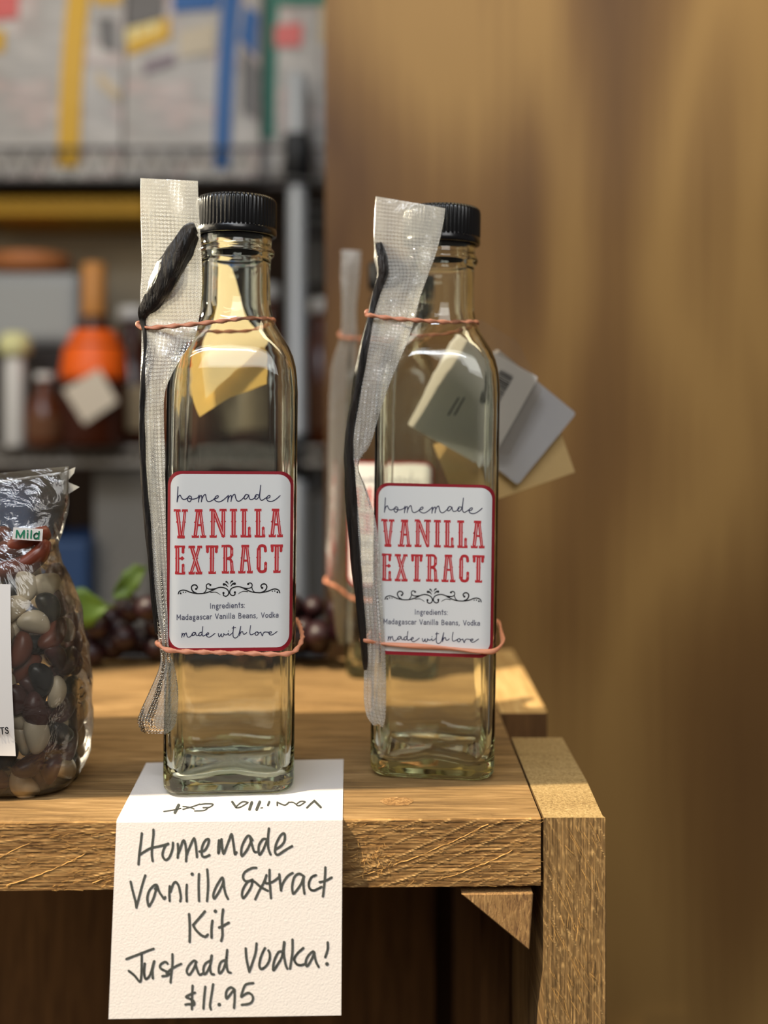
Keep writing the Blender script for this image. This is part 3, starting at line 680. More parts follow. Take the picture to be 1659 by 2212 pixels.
for q in ([(188,180),(183,240)], [(184,225),(200,190),(213,183),(218,200),(213,232)], [(214,222),(230,190),(245,178),(252,210),(265,235),(290,235),(330,200)], [(370,175),(340,175),(320,200),(330,218),(355,205),(372,177)], [(372,177),(378,205),(395,218),(420,205)],
  [(455,170),(425,180),(412,205),(430,222),(455,195),(468,95)], [(468,95),(460,190),(470,222),(495,215),(525,195)], [(515,212),(545,200),(548,182),(530,182),(515,210),(535,235),(570,235),(635,187)], [(680,190),(685,225),(700,232),(720,195),(722,228),(740,235),(755,205),(752,190)], [(752,192),(775,210),(800,205),(815,190)],
  [(815,185),(825,215),(850,205),(880,175)], [(818,156),(819,160)], [(888,95),(880,200),(890,245),(920,252),(955,215),(985,95)], [(868,118),(915,110)], [(985,95),(970,225)], [(972,210),(990,175),(1010,165),(1022,200),(1045,200),(1067,180)],
  [(1120,85),(1110,170),(1120,210),(1150,205),(1190,180)], [(1215,170),(1190,180),(1185,210),(1210,218),(1228,195),(1215,172)], [(1215,180),(1240,186),(1260,178)], [(1260,175),(1282,228),(1295,190),(1320,175),(1370,180)], [(1370,195),(1400,190),(1405,172),(1385,172),(1372,195),(1390,215),(1425,212),(1485,168)]):
    script += rib(zN6(q), 11*PXL)
def stem(z, x0, y0, x1, y1, wd, inl=True):
    out.append(('r', rib(z([(x0, y0), (x1, y1)]), wd*PXL, False)[0]))
    if inl:
        t = 28/max(1, abs(y1-y0)); a = (x0+(x1-x0)*t, y0+(y1-y0)*t); b = (x1-(x1-x0)*t, y1-(y1-y0)*t); off = wd*.06
        out.append(('p', rib(z([(a[0]+off, a[1]), (b[0]+off, b[1])]), wd*.17*PXL, False)[0]))
def serif(z, x0, x1, y, d, th=24):
    for q in ([(x0, y), (x1, y), (x1, y+d*th), (x0, y+d*th)], [(x0-3, y+d*6), (x0+24, y+d*(th-1)), (x0-1, y+d*(th+18))], [(x1+3, y+d*6), (x1-24, y+d*(th-1)), (x1+1, y+d*(th+18))]):
        out.append(('r', [Vector((a, b, 0)) for a, b in z(q)]))
def dia(z, x, y, r): out.append(('r', [Vector((a, b, 0)) for a, b in z([(x-r, y), (x, y-r*.9), (x+r, y), (x, y+r*.9)])]))
out = []
z = zN2
stem(z,105,60,152,430,48); stem(z,212,60,178,430,36); serif(z,58,150,47,1); serif(z,172,248,47,1); serif(z,112,210,446,-1); dia(z,122,222,36); dia(z,200,222,28)
for ox, oy in ((0, 0), (1050, -10)):
    stem(z,388+ox,60+oy,352+ox,425+oy,48); stem(z,418+ox,60+oy,465+ox,425+oy,40); serif(z,347+ox,447+ox,45+oy,1); serif(z,308+ox,402+ox,440+oy,-1); serif(z,424+ox,500+ox,440+oy,-1); out.append(('r', [Vector((a,b,0)) for a,b in z([(372+ox,248+oy),(440+ox,248+oy),(444+ox,278+oy),(368+ox,278+oy)])])); dia(z,362+ox,225+oy,30); dia(z,440+ox,225+oy,28)
stem(z,590,50,592,425,50); stem(z,732,50,735,425,50); stem(z,602,60,735,410,48); serif(z,545,612,38,1); serif(z,682,775,38,1); serif(z,550,645,437,-1); dia(z,592,214,38); dia(z,735,214,36); dia(z,735,418,26)
stem(z,872,50,875,425,56); serif(z,823,918,38,1); serif(z,830,923,436,-1); dia(z,874,215,38)
for ox in (0, 192):
    stem(z,1015+ox,50,1018+ox,425,56); serif(z,967+ox,1060+ox,37,1); serif(z,973+ox,1115+ox,433,-1); dia(z,1016+ox,212,38); stem(z,1088+ox,420,1088+ox,300,36); dia(z,1088+ox,302,24)
z = zN3
stem(z,112,75,115,450,52); serif(z,75,215,66,1); serif(z,85,220,462,-1); stem(z,190,75,190,160,38,False); dia(z,190,160,22); stem(z,115,242,180,242,24,False); dia(z,178,242,34); stem(z,193,450,193,330,36); dia(z,193,330,22); dia(z,112,242,34)
stem(z,302,75,420,450,50); stem(z,412,75,300,450,40); serif(z,265,350,67,1); serif(z,385,447,67,1); serif(z,270,350,461,-1); serif(z,365,452,461,-1); dia(z,338,242,22); dia(z,378,240,22)
for ox, oy in ((0, 0), (885, -12)):
    stem(z,583+ox,75+oy,584+ox,445+oy,56); serif(z,500+ox,667+ox,64+oy,1,28); stem(z,522+ox,75+oy,522+ox,155+oy,38,False); stem(z,642+ox,75+oy,642+ox,155+oy,38,False); dia(z,522+ox,155+oy,22); dia(z,642+ox,155+oy,22); serif(z,540+ox,637+ox,457+oy,-1); dia(z,583+ox,240+oy,36)
stem(z,765,65,766,445,52); serif(z,715,815,57,1); serif(z,722,815,452,-1); serif(z,832,898,452,-1); dia(z,765,237,36); stem(z,852,100,852,205,42); stem(z,850,275,862,440,42)
for q in ([(770,72),(825,74),(852,105)], [(852,195),(830,232),(775,247)], [(790,248),(835,258),(851,295)]): out += [('r', p) for p in rib(z(q), 34*PXL)]
stem(z,1018,60,988,440,48); stem(z,1055,60,1103,440,40); serif(z,985,1088,56,1); serif(z,945,1040,450,-1); serif(z,1065,1140,450,-1); out.append(('r', [Vector((a,b,0)) for a,b in z([(1008,258),(1080,258),(1084,288),(1004,288)])])); dia(z,1000,237,30); dia(z,1080,237,28)
stem(z,1222,105,1222,395,54); dia(z,1220,230,36); dia(z,1314,140,24); dia(z,1318,308,24); stem(z,1318,400,1318,310,38)
for q in ([(1222,110),(1236,78),(1272,68),(1305,85),(1314,140)], [(1222,390),(1238,420),(1275,428),(1308,415),(1318,380)]): out += [('r', p) for p in rib(z(q), 40*PXL)]
west_red = strips([p for k, p in out if k == 'r']); west_pink = strips([p for k, p in out if k == 'p'])
flo = []
def fl(q, wd, w1=None):
    flo.extend(rib(zN4(q), wd*PXL, w1=w1 and w1*PXL)); flo.extend(rib(zN4([(1646-x, y-9) for x, y in q]), wd*PXL, w1=w1 and w1*PXL))
fl([(130,250),(145,215),(190,197),(240,205),(300,230),(380,245),(460,245),(530,230),(600,200),(660,170),(720,162),(780,180),(812,215),(813,258),(780,285),(745,272),(745,240)], 15)
fl([(375,182),(390,158),(370,130),(330,130),(308,165),(330,215),(380,243)], 17); fl([(565,128),(545,112),(515,125),(515,165),(560,187),(640,178)], 14); fl([(515,170),(500,215),(470,242)], 12); fl([(570,232),(640,228),(700,262)], 12, 6)
fl([(560,185),(610,200)], 12)
for x, y, r in ((163,242,13), (198,226,9), (232,228,8), (372,182,15), (565,128,15), (745,240,15)):
    for qx, qy in ((x, y), (1646-x, y-9)): p = zN4([(qx, qy)])[0]; flo.append(dot(p[0], p[1], r*PXL))
fl([(750,122),(775,125),(806,158)], 36, 6); fl([(782,86),(798,95),(810,120)], 24, 6)
def inplace(s, x0, y0, x1, y1, h, wd):
    (a, b), (c, d) = zN5([(x0, y0), (x1, y1)])
    return [[Vector((v.x, v.y, 0)) for v in p] for p in ([[Vector((q.x, 2*b-q.y, 0)) for q in pp] for pp in write(s, a, b, c, b-(d-b), h, wd)])]
small = inplace('Ingredients:', 565, 165, 1048, 155, 47*PXL, 10*PXL)+inplace('Madagascar Vanilla Beans, Vodka', 112, 318, 1505, 292, 46*PXL, 10*PXL)

def make_bottle(cx, cy, yaw, tilt, z0, label, dz, seed, full=True):
    fr = Frame(cx, cy, yaw, tilt, z0)
    t = thing('glass_bottle', (cx, cy, z0), label, 'bottle', 'vanilla kit bottles')
    v, f = bottle_glass(fr, seed); o = fix_normals(obj('bottle_body', v, f, GLASS, t, smooth=True))
    v, f = cap_mesh(fr); o = fix_normals(obj('screw_cap', v, f, CAP, t, smooth=True))
    o.data.set_sharp_from_angle(angle=math.radians(40)); tag(o, 'ribbed black screw cap')
    zb, zt = EYE-(1409-VY)/S1, EYE-(1020-VY)/S1
    V, Fc = rrect_grid(23.5, zb, zt, 5.2); s = label_surface(fr, dz, .10); l = obj('paper_label', [s(*q) for q in V], Fc, L_BORDER, t, smooth=True); tag(l, 'white label with crimson border and red lettering')
    V, Fc = rrect_grid(22.35, zb+1.4, zt-1.15, 4.6); s = label_surface(fr, dz, .16); obj('label_face', [s(*q) for q in V], Fc, L_WHITE, l, smooth=True)
    s = label_surface(fr, dz, .22); s2 = label_surface(fr, dz, .30)
    if full:
        flat_obj('red_lettering', west_red, s, L_RED, l); flat_obj('red_lettering', west_pink, s2, L_PINK, l)
        flat_obj('script_lettering', script, s, L_NAVY, l); flat_obj('small_print', small, s, L_GREY, l); flat_obj('scroll_ornament', flo, s, L_BLACK, l)
    return fr
fr1 = make_bottle(-59.0, 423.2, 5, .55, .45, 'square glass bottle with black cap standing on the white sign flap', 0, 1.3)
fr2 = make_bottle(22.6, 441.8, -6, .85, 0, 'square glass bottle on bare plank at the crate corner, tags fanned behind it', -5.6, 4.7)
fr3 = make_bottle(7.5, 599.0, -5, .5, 0, 'blurred glass bottle at the back of the plank behind the others', -4, 8.1, full=True)

# ------------------------------------------------------------------ vacuum bags, vanilla pods, rubber bands
def strip_bag(name, rows, label, group, thick=1.6, mat_=FILM_V, pitch=1.45, sub=5, bow=1.0):
    """rows: (Lx,Ly,LD, Rx,Ry,RD) pixel edges top to bottom; a flat two-layer sleeve"""
    Ls = crom([P(r[0], r[1], r[2]) for r in rows], sub); Rs = crom([P(r[3], r[4], r[5]) for r in rows], sub)
    n = 40; V, Fc, UV = [], [], []; s = 0
    for i in range(len(Ls)):
        L_, R_ = Ls[i], Rs[i]; wv = R_-L_; w_ = wv.length
        if i: s += ((Ls[i]+Rs[i])/2-(Ls[i-1]+Rs[i-1])/2).length
        down = ((Ls[min(i+1, len(Ls)-1)]-Ls[max(i-1, 0)])+(Rs[min(i+1, len(Ls)-1)]-Rs[max(i-1, 0)])).normalized()
        nn = wv.normalized().cross(down).normalized()
        if (nn.y > 0 if i == 0 else nn.dot(pn) < 0): nn = -nn
        pn = nn.copy()
        ends = min(1, i/3, (len(Ls)-1-i)/3)
        for k in range(n):
            a = 2*math.pi*k/n; u = .5-.5*math.cos(a); side = math.sin(a)
            p = L_+wv*u+nn*(side*thick*.5*(.25+.75*ends)*abs(math.sin(math.pi*u))**.5)
            p += nn*((.9*noise.noise(Vector((u*3.4, s*.022, len(rows)+s*.004)))+.28*noise.noise(Vector((u*8, s*.09, 4.2))))*bow*min(1, i/4+.3))
            V.append(p); UV.append(((u*w_)/pitch+(0 if side >= 0 else .37), s/pitch+(0 if side >= 0 else .21)))
    for i in range(len(Ls)-1):
        for k in range(n): a, b = i*n+k, i*n+(k+1) % n; Fc.append((a, b, b+n, a+n))
    o = obj(name, V, Fc, mat_, None, smooth=True, uvs=UV); return tag(o, label, 'plastic bag', group)
G_B = 'embossed vanilla pod sleeves'
strip_bag('pod_sleeve', [(304,385,405,428,391,405.5),(303,440,404.5,430,450,405),(305,510,404,434,515,405),(306,580,403.5,437,585,405),(303,640,403,436,640,405),(306,690,402.5,430,690,406),(306,720,402,421,730,403),(305,770,401,393,772,396.5),
  (303,820,400,371,812,395.4),(303,860,400,357,850,396.6),(303,910,400,355,905,397),(305,980,400.4,356,980,397.3),(309,1060,400.4,357,1060,397.3),(317,1150,400.4,359,1150,397.3),(324,1240,400.4,361,1240,397.4),(334,1320,400.4,363,1320,397.5),(345,1395,400.6,366,1395,397.7),(345,1440,402,378,1440,397.6),
  (325,1490,404,386,1490,397.8),(304,1535,406,384,1540,398.4),(297,1560,407,378,1570,399.4),(308,1583,407,362,1586,401.5)], 'long embossed clear sleeve strapped to the left of the sign flap bottle', G_B)
strip_bag('pod_sleeve', [(812,424,428,962,450,421),(809,470,427,956,490,420.5),(808,530,426,944,540,420),(818,590,424,926,590,419.5),(808,640,422,908,640,419),(799,685,420,894,695,418),(790,730,418,878,745,417),(780,780,417,858,790,416.5),
  (772,840,415.4,838,840,415),(766,900,415.4,818,900,415.5),(760,960,415.4,800,960,416),(760,1000,415.6,774,1006,416),(764,1050,415.6,793,1060,417),(769,1120,415.6,812,1130,417.2),(774,1210,415.6,820,1210,417.2),(780,1300,415.6,826,1300,417.4),(787,1390,415.6,832,1390,417.6),
  (786,1460,417,834,1460,418),(786,1510,418,834,1520,418.5),(792,1545,418.5,832,1555,419),(806,1566,419,828,1570,419.5)], 'long embossed clear sleeve strapped to the left of the crate corner bottle', G_B)
strip_bag('pod_sleeve', [(738,540,578,780,542,580),(736,600,577,776,605,580),(738,660,576,770,665,580),(736,725,575,772,725,580),(718,790,574,770,790,582),(712,880,574,764,880,584),(710,1000,574,760,1000,588),(708,1120,574,756,1120,588),
  (706,1230,574,752,1230,590),(716,1290,575,750,1290,590),(722,1350,576,750,1350,590),(730,1392,577,748,1392,590)], 'blurred pale sleeve strapped to the bottle at the plank back', G_B)
def pod(name, pts, rads, label):
    q = crom([P(*p) for p in pts], 6); r = []
    for i in range(len(pts)-1):
        for k in range(6): r.append(rads[i]+(rads[i+1]-rads[i])*k/6)
    r.append(rads[-1])
    ph = random.uniform(0, 6)
    v, f = tube(q, r, 14, flat=.8, rfun=lambda a, s: 1+.16*math.sin(4*a+ph+s*.05)+.12*math.sin(7*a+s*.2)+.10*noise.noise(Vector((math.cos(a)*2, math.sin(a)*2, s*.25))))
    return tag(obj(name, v, f, VAN, None, smooth=True), label, 'vanilla bean', 'vanilla pods in sleeves')
pod('vanilla_pod', [(424,493,402.2),(412,500,402),(392,535,401.6),(368,580,401.4),(345,625,401.6),(326,655,401.4),(312,672,401.4),(308,690,401.6),(312,715,401.2),(314,760,400.6),(309,820,398.8),(306,890,398.6),(307,960,398.6),(311,1040,398.6),(317,1120,398.6),(324,1200,398.6),(331,1290,398.8),(338,1370,399.2)],
  [1.8,3.8,5.0,5.7,5.2,4.0,2.7,1.4,1.0,1.0,1.2,1.3,1.4,1.3,1.2,1.1,1.0,.7], 'wrinkled black vanilla pod with a fat bent tip above the upper band, sign flap bottle')
pod('vanilla_pod', [(818,526,425),(824,560,424),(827,590,423),(818,620,422),(806,660,420.5),(797,700,418.8),(787,745,417.2),(778,800,416),(768,860,415.4),(757,920,415.2),(754,980,415),(757,1040,415),(762,1120,415),(770,1220,415),(778,1310,415),(786,1400,415.5),(790,1445,417)],
  [1.8,3.2,2.8,1.9,1.4,1.5,1.9,2.0,1.8,1.7,1.9,2.2,2.4,2.2,1.8,1.5,1.0], 'thin black vanilla pod down the left edge, crate corner bottle')
def band(pts, label, r=1.05, flat=.6, tw=.5):
    q = crom(pts, 10, closed=True); L_ = sum(((q[(i+1) % len(q)]-q[i]).length for i in range(len(q))), 0)
    k = round(L_*tw/(math.pi)); v, f = tube(q, r, 8, closed=True, flat=flat, twist=k*math.pi/L_)
    return tag(obj('rubber_band', v, f, RUBBER, None, smooth=True), label, 'rubber band', 'salmon rubber bands')
def hull_band(fr, h, r, ctrl, zf, extra=[]): ...
def neck_band(fr, leftpts, zr, zback, rad=14.9):
    """round the neck on the right, out to the sleeve edge on the left"""
    pts = [Vector(p) for p in leftpts]
    c = fr(0, 0, zr-fr.c.z)
    for a, z in ((-78, zr-.6), (-45, zr-.1), (-12, zr+.3), (15, zr+.1), (45, zr-1.0), (80, zback), (110, zback-.4), (140, zback-.6)):
        pts.append(Vector((c.x+rad*math.cos(math.radians(a)), c.y+rad*math.sin(math.radians(a)), z)))
    return pts
band(neck_band(fr1, [P(312,699,407), P(305,707,402.5), P(330,708,400.6), P(400,702,400.6), P(450,697,402.2)], 180.8, 177.4), 'twisted salmon rubber band round the neck of the sign flap bottle')
band(neck_band(fr2, [P(805,676,424), P(793,680,420), P(805,682,417.8), P(850,688,417), P(900,692,418.5)], 181.2, 177.6), 'twisted salmon rubber band round the neck of the crate corner bottle')
band(neck_band(fr3, [P(742,720,582), P(736,727,575), P(750,730,573.4), P(775,731,575)], 184.6, 182), 'blurred salmon rubber band round the neck of the plank back bottle')
def body_band(fr, left, zs, bulge, label, tw=.5):
    pts = [Vector(p) for p in left]
    H = 25.8
    for (x, y), z in zip(((-20, -H-.3), (-8, -H-.2), (8, -H-.2), (18, -H-.2), (24.1, -23.3), (H+bulge, -14), (H+bulge*.8, 0), (H, 16), (23.4, 23.6), (16, H), (0, H), (-16, H), (-23.6, 23.6)), zs):
        pts.append(fr(x, y, z))
    return band(pts, label, tw=tw)
body_band(fr1, [P(345,1386,424), P(340,1388,410), P(342,1391,398.6), P(353,1400,396.2)], (55.2,54.6,54.0,53.6,53.8,56.5,58,58,58,58,58,58,58), 1.6, 'twisted salmon rubber band round the lower body of the sign flap bottle')
body_band(fr2, [P(792,1380,434), P(782,1381,424), P(780,1383,416.2), P(796,1385,414.6)], (53.4,53.0,52.4,51.8,51.6,53,54.5,55,55,55,55,55,55), 1.4, 'smooth salmon rubber band crossing the made with love line, crate corner bottle', tw=.1)
body_band(fr3, [P(712,1248,590), P(704,1255,580), P(706,1258,573.4), P(730,1270,573)], (44,43,42,41,41,42,43,44,45,45,45,45,46), 1, 'blurred salmon rubber band round the body of the plank back bottle')

# ------------------------------------------------------------------ cards hanging behind the bottles
def card(name, pts, D, m, label, cat, th=.35, slope=0.):
    V = []
    c = sum((Vector((p[0], p[1], 0)) for p in pts), Vector())/len(pts)
    for dd in (0, th):
        for (x, y) in pts: V.append(P(x, y, D+slope*(y-c.y)/5)+Vector((0, dd, 0)))
    n = len(pts); Fc = [tuple(range(n)), tuple(reversed(range(n, 2*n)))]+[(i, i+n, (i+1) % n+n, (i+1) % n) for i in range(n)]
    return tag(fix_normals(obj(name, V, Fc, m)), label, cat)
def rounded(pts, r, n=4):
    o = []; N = len(pts); Q = [Vector((p[0], p[1], 0)) for p in pts]
    for i in range(N):
        a, b, c = Q[i-1], Q[i], Q[(i+1) % N]; u = b+(a-b).normalized()*r; v = b+(c-b).normalized()*r
        for k in range(n+1): t = k/n; q = u*(1-t)**2+b*2*t*(1-t)+v*t*t; o.append((q.x, q.y))
    return o
wc = card('barcode_card', rounded([(1163,815),(1052,1012),(880,916),(990,718)], 7), 478, CARD_W, 'white barcode card behind the crate corner bottle, in front of the grey card', 'card')
bars = []; rnd = random.Random(3); ux, uy = Vector((-.49, .87, 0)), Vector((.87, .49, 0)); o0 = Vector((1082, 798, 0)); x = 0
while x < 78:
    ww = rnd.choice((1.2, 2, 3)); a = o0+ux*x
    bars.append([a, a+ux*ww, a+ux*ww+uy*32, a+uy*32]); x += ww+rnd.choice((1.5, 2, 2.5))
for q in ((1012, 800, 1040, 905), (1000, 800, 1012, 850)): bars += rib([(q[0]-10, q[1]+60), (q[0]-30, q[1]+95)], 4, False)
flat_obj('barcode', bars, lambda x, y: P(x, y, 477.6), L_BLACK, wc)
card('plain_card', rounded([(1245,893),(1118,1048),(946,910),(1073,752)], 8), 482, CARD_G, 'plain grey card behind the barcode card, crate corner bottle', 'card')
card('kraft_card', [(1242,1020),(992,1107),(938,960),(1190,872)], 486, KRAFT, 'tan kraft card lowest and rearmost of the fan, crate corner bottle', 'card')
card('plastic_sleeve', rounded([(1035,688),(1118,737),(1150,800),(1172,842),(1100,985),(860,930),(1000,722)], 10), 476.4, FILM_S, 'clear plastic sleeve around the barcode card, crate corner bottle', 'plastic sleeve', .15)
card('tan_card', [(398,752),(430,762),(444,862),(566,752),(580,764),(578,832),(498,858),(432,900),(404,850)], 450.4, THIN_KRAFT, 'tan kraft card seen through the sign flap bottle shoulder', 'card')
card('cream_card', [(450,520),(488,545),(545,690),(590,738),(446,885),(430,760),(444,700)], 453.5, THIN_CREAM, 'cream card seen through the neck of the sign flap bottle', 'card')

# ------------------------------------------------------------------ bag of dried beans
bag = thing('bean_bag', (-155, 418, 0), 'clear plastic bag packed with mixed dried beans at the plank end', 'bag')
ROWS = [(0, -190, -121, 399, 434), (2, -193, -118.5, 395, 438), (10, -196, -115.2, 393, 441), (25, -197, -114.6, 391.5, 442), (40, -197, -115.3, 391, 442), (55, -196, -117, 391, 441), (68, -194, -118.8, 392, 440), (78, -191, -122.5, 394, 437), (86, -189, -126, 397, 433), (93, -188, -126.4, 401, 429),
  (100, -187, -124, 405, 426), (108, -187, -121.8, 408, 423), (115, -187, -121.2, 411, 420), (121, -187, -121.5, 414, 417), (123.5, -187, -121.6, 415, 416)]
def bagpt(row, a, infl=0):
    z, x0, x1, y0, y1 = row; cx, cy, hx, hy = (x0+x1)/2, (y0+y1)/2, (x1-x0)/2-infl, (y1-y0)/2-infl
    c, s = math.cos(a), math.sin(a); e = .55
    return Vector((cx+hx*math.copysign(abs(c)**e, c), cy+hy*math.copysign(abs(s)**e, s), z))
V, Fc = [], []; n = 96
fine = []
for i in range(len(ROWS)-1):
    for k in range(4): fine.append(tuple(ROWS[i][j]+(ROWS[i+1][j]-ROWS[i][j])*k/4 for j in range(5)))
fine.append(ROWS[-1])
for row in fine:
    for k in range(n):
        p = bagpt(row, 2*math.pi*k/n); tilt = max(0, p.z-100)/24*(p.x+121)*.10
        w_ = (1.1*noise.noise(p*.11)+.6*noise.noise(p*.3)) if row[0] > 3 else 0
        q = bagpt(row, 2*math.pi*k/n, -w_ if row[0] < 90 else -w_*.8); V.append((q.x, q.y, q.z+tilt))
for i in range(len(fine)-1):
    for k in range(n): a, b = i*n+k, i*n+(k+1) % n; Fc.append((a, b, b+n, a+n))
Fc.append(tuple(reversed(range(n))))
obj('bag_film', V, Fc, FILM_B, bag, smooth=True)
for pts in ([(128,1024),(163,1009),(160,1022),(136,1050)], [(134,1036),(172,1052),(150,1066),(137,1068)]):
    obj('seal_flap', [P(x, y, 415.3) for x, y in pts]+[P(x, y, 416.2) for x, y in pts], [(0,1,2,3),(7,6,5,4),(0,4,5,1),(1,5,6,2),(2,6,7,3),(3,7,4,0)], film_mat('flap_film', .5, .1, wrinkle=.3) if 'flap_film' not in bpy.data.materials else bpy.data.materials['flap_film'], bag)
v, f = tube([P(-150, 1062, 414.6), P(60, 1032, 414.6), P(132, 1022, 414.6)], .5, 6); obj('heat_seal', v, f, bpy.data.materials['flap_film'], bag)
lb = [(-176, 19), (-133.6, 18.2), (-133.6, 81), (-176, 82)]
nb = 8; V, Fc = [], []
for i in range(nb+1):
    t = i/nb; a = Vector((lb[0][0], 0, lb[0][1])).lerp(Vector((lb[3][0], 0, lb[3][1])), t); b = Vector((lb[1][0], 0, lb[1][1])).lerp(Vector((lb[2][0], 0, lb[2][1])), t); b.x += 1.2*t*0-(.9*(t-.5)**2)*0-(2.6*t)
    for q in (a, b): V.append((q.x, 390.2+2.2*(abs(t-.35))**2*3, q.z))
for i in range(nb): Fc.append((2*i, 2*i+1, 2*i+3, 2*i+2))
l1 = obj('printed_label', V, Fc, CARD_W, bag, smooth=True); tag(l1, 'white paper label')
flat_obj('label_text', write('NTS', -9, 1587, 20, 1584, 9, 2.4), lambda x, y: P(x, y, 389.6), L_BLACK, l1)
st = [(29,1139),(93,1143),(91,1169),(26,1165)]
s1 = obj('heat_sticker', [P(x, y, 399.6) for x, y in st], [(3, 2, 1, 0)], CARD_W, bag); tag(s1, 'small white sticker reading Mild in green')
zM = Z(0, 1120, 13.825)
ml = []
for q in ([(485,565),(505,360)], [(515,365),(605,560)], [(605,560),(715,365)], [(712,575),(725,365)], [(820,575),(828,440)], [(824,368),(834,372)], [(925,580),(938,365)], [(1150,600),(1170,395)], [(1150,470),(1085,440),(1020,500),(1030,580),(1090,600),(1150,560)]):
    ml += rib(zM(q), 3.6, smooth=len(q) > 2)
flat_obj('label_text', ml, lambda x, y: P(x, y, 399.3), GREENINK, s1)
# the beans
BM = {'cream': plain('cream_bean', lin(222,206,178), .35, var=.12, bscale=150), 'purple': plain('purple_bean', lin(92,52,50), .35, var=.3, bscale=200), 'black': plain('black_bean', lin(44,44,46), .32, var=.3, bscale=150), 'red': plain('rust_bean', lin(132,70,48), .35, var=.3, bscale=200)}
LB = {'cream': 'cream white dried bean inside the clear bag', 'purple': 'dark purple brown dried bean inside the clear bag', 'black': 'grey black dried bean inside the clear bag', 'red': 'rusty red dried bean inside the clear bag'}
def bean_mesh(m):
    bm = bmesh.new(); bmesh.ops.create_uvsphere(bm, u_segments=20, v_segments=12, radius=1)
    for v in bm.verts:
        x, y, z = v.co; v.co = Vector((x*6.3, y*3.9+.11*(x*6.3)**2*.35-.8, z*3.3*(1-.06*x)))
    me = bpy.data.meshes.new('dried_bean'); bm.to_mesh(me); bm.free(); me.materials.append(m); me.polygons.foreach_set('use_smooth', [True]*len(me.polygons))
    me.transform(Matrix.Scale(.001, 4)); return me
bmesh_of = {k: bean_mesh(m) for k, m in BM.items()}; first = {}
placed = []; rb = random.Random(21); tries = 0
def rowat(z):
    for i in range(len(ROWS)-1):
        if ROWS[i][0] <= z <= ROWS[i+1][0]:
            t = (z-ROWS[i][0])/(ROWS[i+1][0]-ROWS[i][0]); return tuple(ROWS[i][j]+(ROWS[i+1][j]-ROWS[i][j])*t for j in range(5))
while tries < 9000 and len(placed) < 170:
    tries += 1; z = rb.uniform(4.5, 80); a = rb.choice((rb.uniform(-math.pi, 0), rb.uniform(-1.2, .9)))
    p = bagpt(rowat(z), a, 5.0 if tries < 5000 else 10)
    if p.x < -172 or any((p-q).length < (7.9 if tries < 5000 else 7.6) for q in placed): continue
    placed.append(p)
    k = rb.choices(('cream', 'purple', 'black', 'red'), (.42, .30, .20, .08))[0]
    if k not in first: o = bpy.data.objects.new('dried_bean', bmesh_of[k]); first[k] = o
    else: o = first[k].copy()
    C.objects.link(o); o.location = p*.001
    nrm = bagpt(rowat(z), a)-bagpt(rowat(z), a, 4); nrm.normalize()
    up_ = Vector((rb.uniform(-1, 1), rb.uniform(-1, 1), rb.uniform(-1, 1))); tx = (up_-nrm*up_.dot(nrm)).normalized(); ty = nrm.cross(tx)
    M_ = Matrix((tx, ty, nrm)).transposed(); o.rotation_euler = M_.to_euler(); s_ = rb.uniform(.95, 1.2); o.scale = (s_, s_*rb.uniform(.9, 1.1), s_)
    tag(o, LB[k], 'bean', {'cream': 'cream beans in the bag', 'purple': 'purple beans in the bag', 'black': 'black beans in the bag', 'red': 'rust beans in the bag'}[k])
CH = plain('dried_chili_skin', lin(128,62,42), .3, var=.5, bscale=120)
for pts, rr, lab_ in (([(-40,1215,409),(0,1195,408),(40,1178,407.5),(80,1160,408),(104,1148,410)], [4.5,5.6,6,5.4,3.5], 'long rust brown dried chili behind the Mild sticker'),
                      ([(-30,1245,406),(10,1232,405),(50,1222,405),(84,1196,406),(98,1168,408)], [4,5.4,5.6,4.8,3], 'rust brown dried chili curving up at the bag right side'),
                      ([(-60,1185,414),(-10,1160,414),(20,1150,414)], [4,6,3], 'dusty brown dried chili left of the Mild sticker')):
    q = crom([P(*p) for p in pts], 6); r = []
    for i in range(len(pts)-1):
        for k in range(6): r.append(rr[i]+(rr[i+1]-rr[i])*k/6)
    r.append(rr[-1]); v, f = tube(q, r, 16, flat=.75, rfun=lambda a, s: 1+.05*math.sin(3*a)+.08*noise.noise(Vector((math.cos(a), math.sin(a), s*.15))))
    tag(obj('dried_chili', v, f, CH, None, smooth=True), lab_, 'chili')

# ------------------------------------------------------------------ artificial grapes at the back of the plank
gr = thing('grape_bunch', (-105, 618, 0), 'dark red artificial grape bunch with a green leaf lying at the plank back', 'grapes')
GM = plain('grape_skin', lin(44,13,20), .42, var=.5, bscale=60); LEAF = plain('grape_leaf', lin(88,118,34), .5, var=.35, bscale=50); STEM = plain('grape_stem', lin(84,66,36), .7)
g0 = None; gp = []; rg = random.Random(5); tr = 0
while len(gp) < 64 and tr < 6000:
    tr += 1; x = rg.uniform(-165, -18); t = (x+165)/147; z = rg.uniform(7.5, 40-16*abs(t-.35)); y = rg.uniform(596, 640)
    p = Vector((x, y, z))
    if any((p-q).length < 11.5 for q in gp): continue
    gp.append(p); r = rg.uniform(6.6, 7.8)
    if g0 is None:
        bm = bmesh.new(); bmesh.ops.create_uvsphere(bm, u_segments=16, v_segments=10, radius=1)
        for v_ in bm.verts: v_.co.z *= 1.15
        me = bpy.data.meshes.new('grape'); bm.to_mesh(me); bm.free(); me.materials.append(GM); me.polygons.foreach_set('use_smooth', [True]*len(me.polygons)); g0 = bpy.data.objects.new('grape', me); o = g0
    else: o = g0.copy()
    C.objects.link(o); o.parent = gr; o.location = (p-org(gr))*.001; o.scale = (r*.001,)*3; o.rotation_euler = (rg.uniform(0, 3), rg.uniform(0, 3), 0)
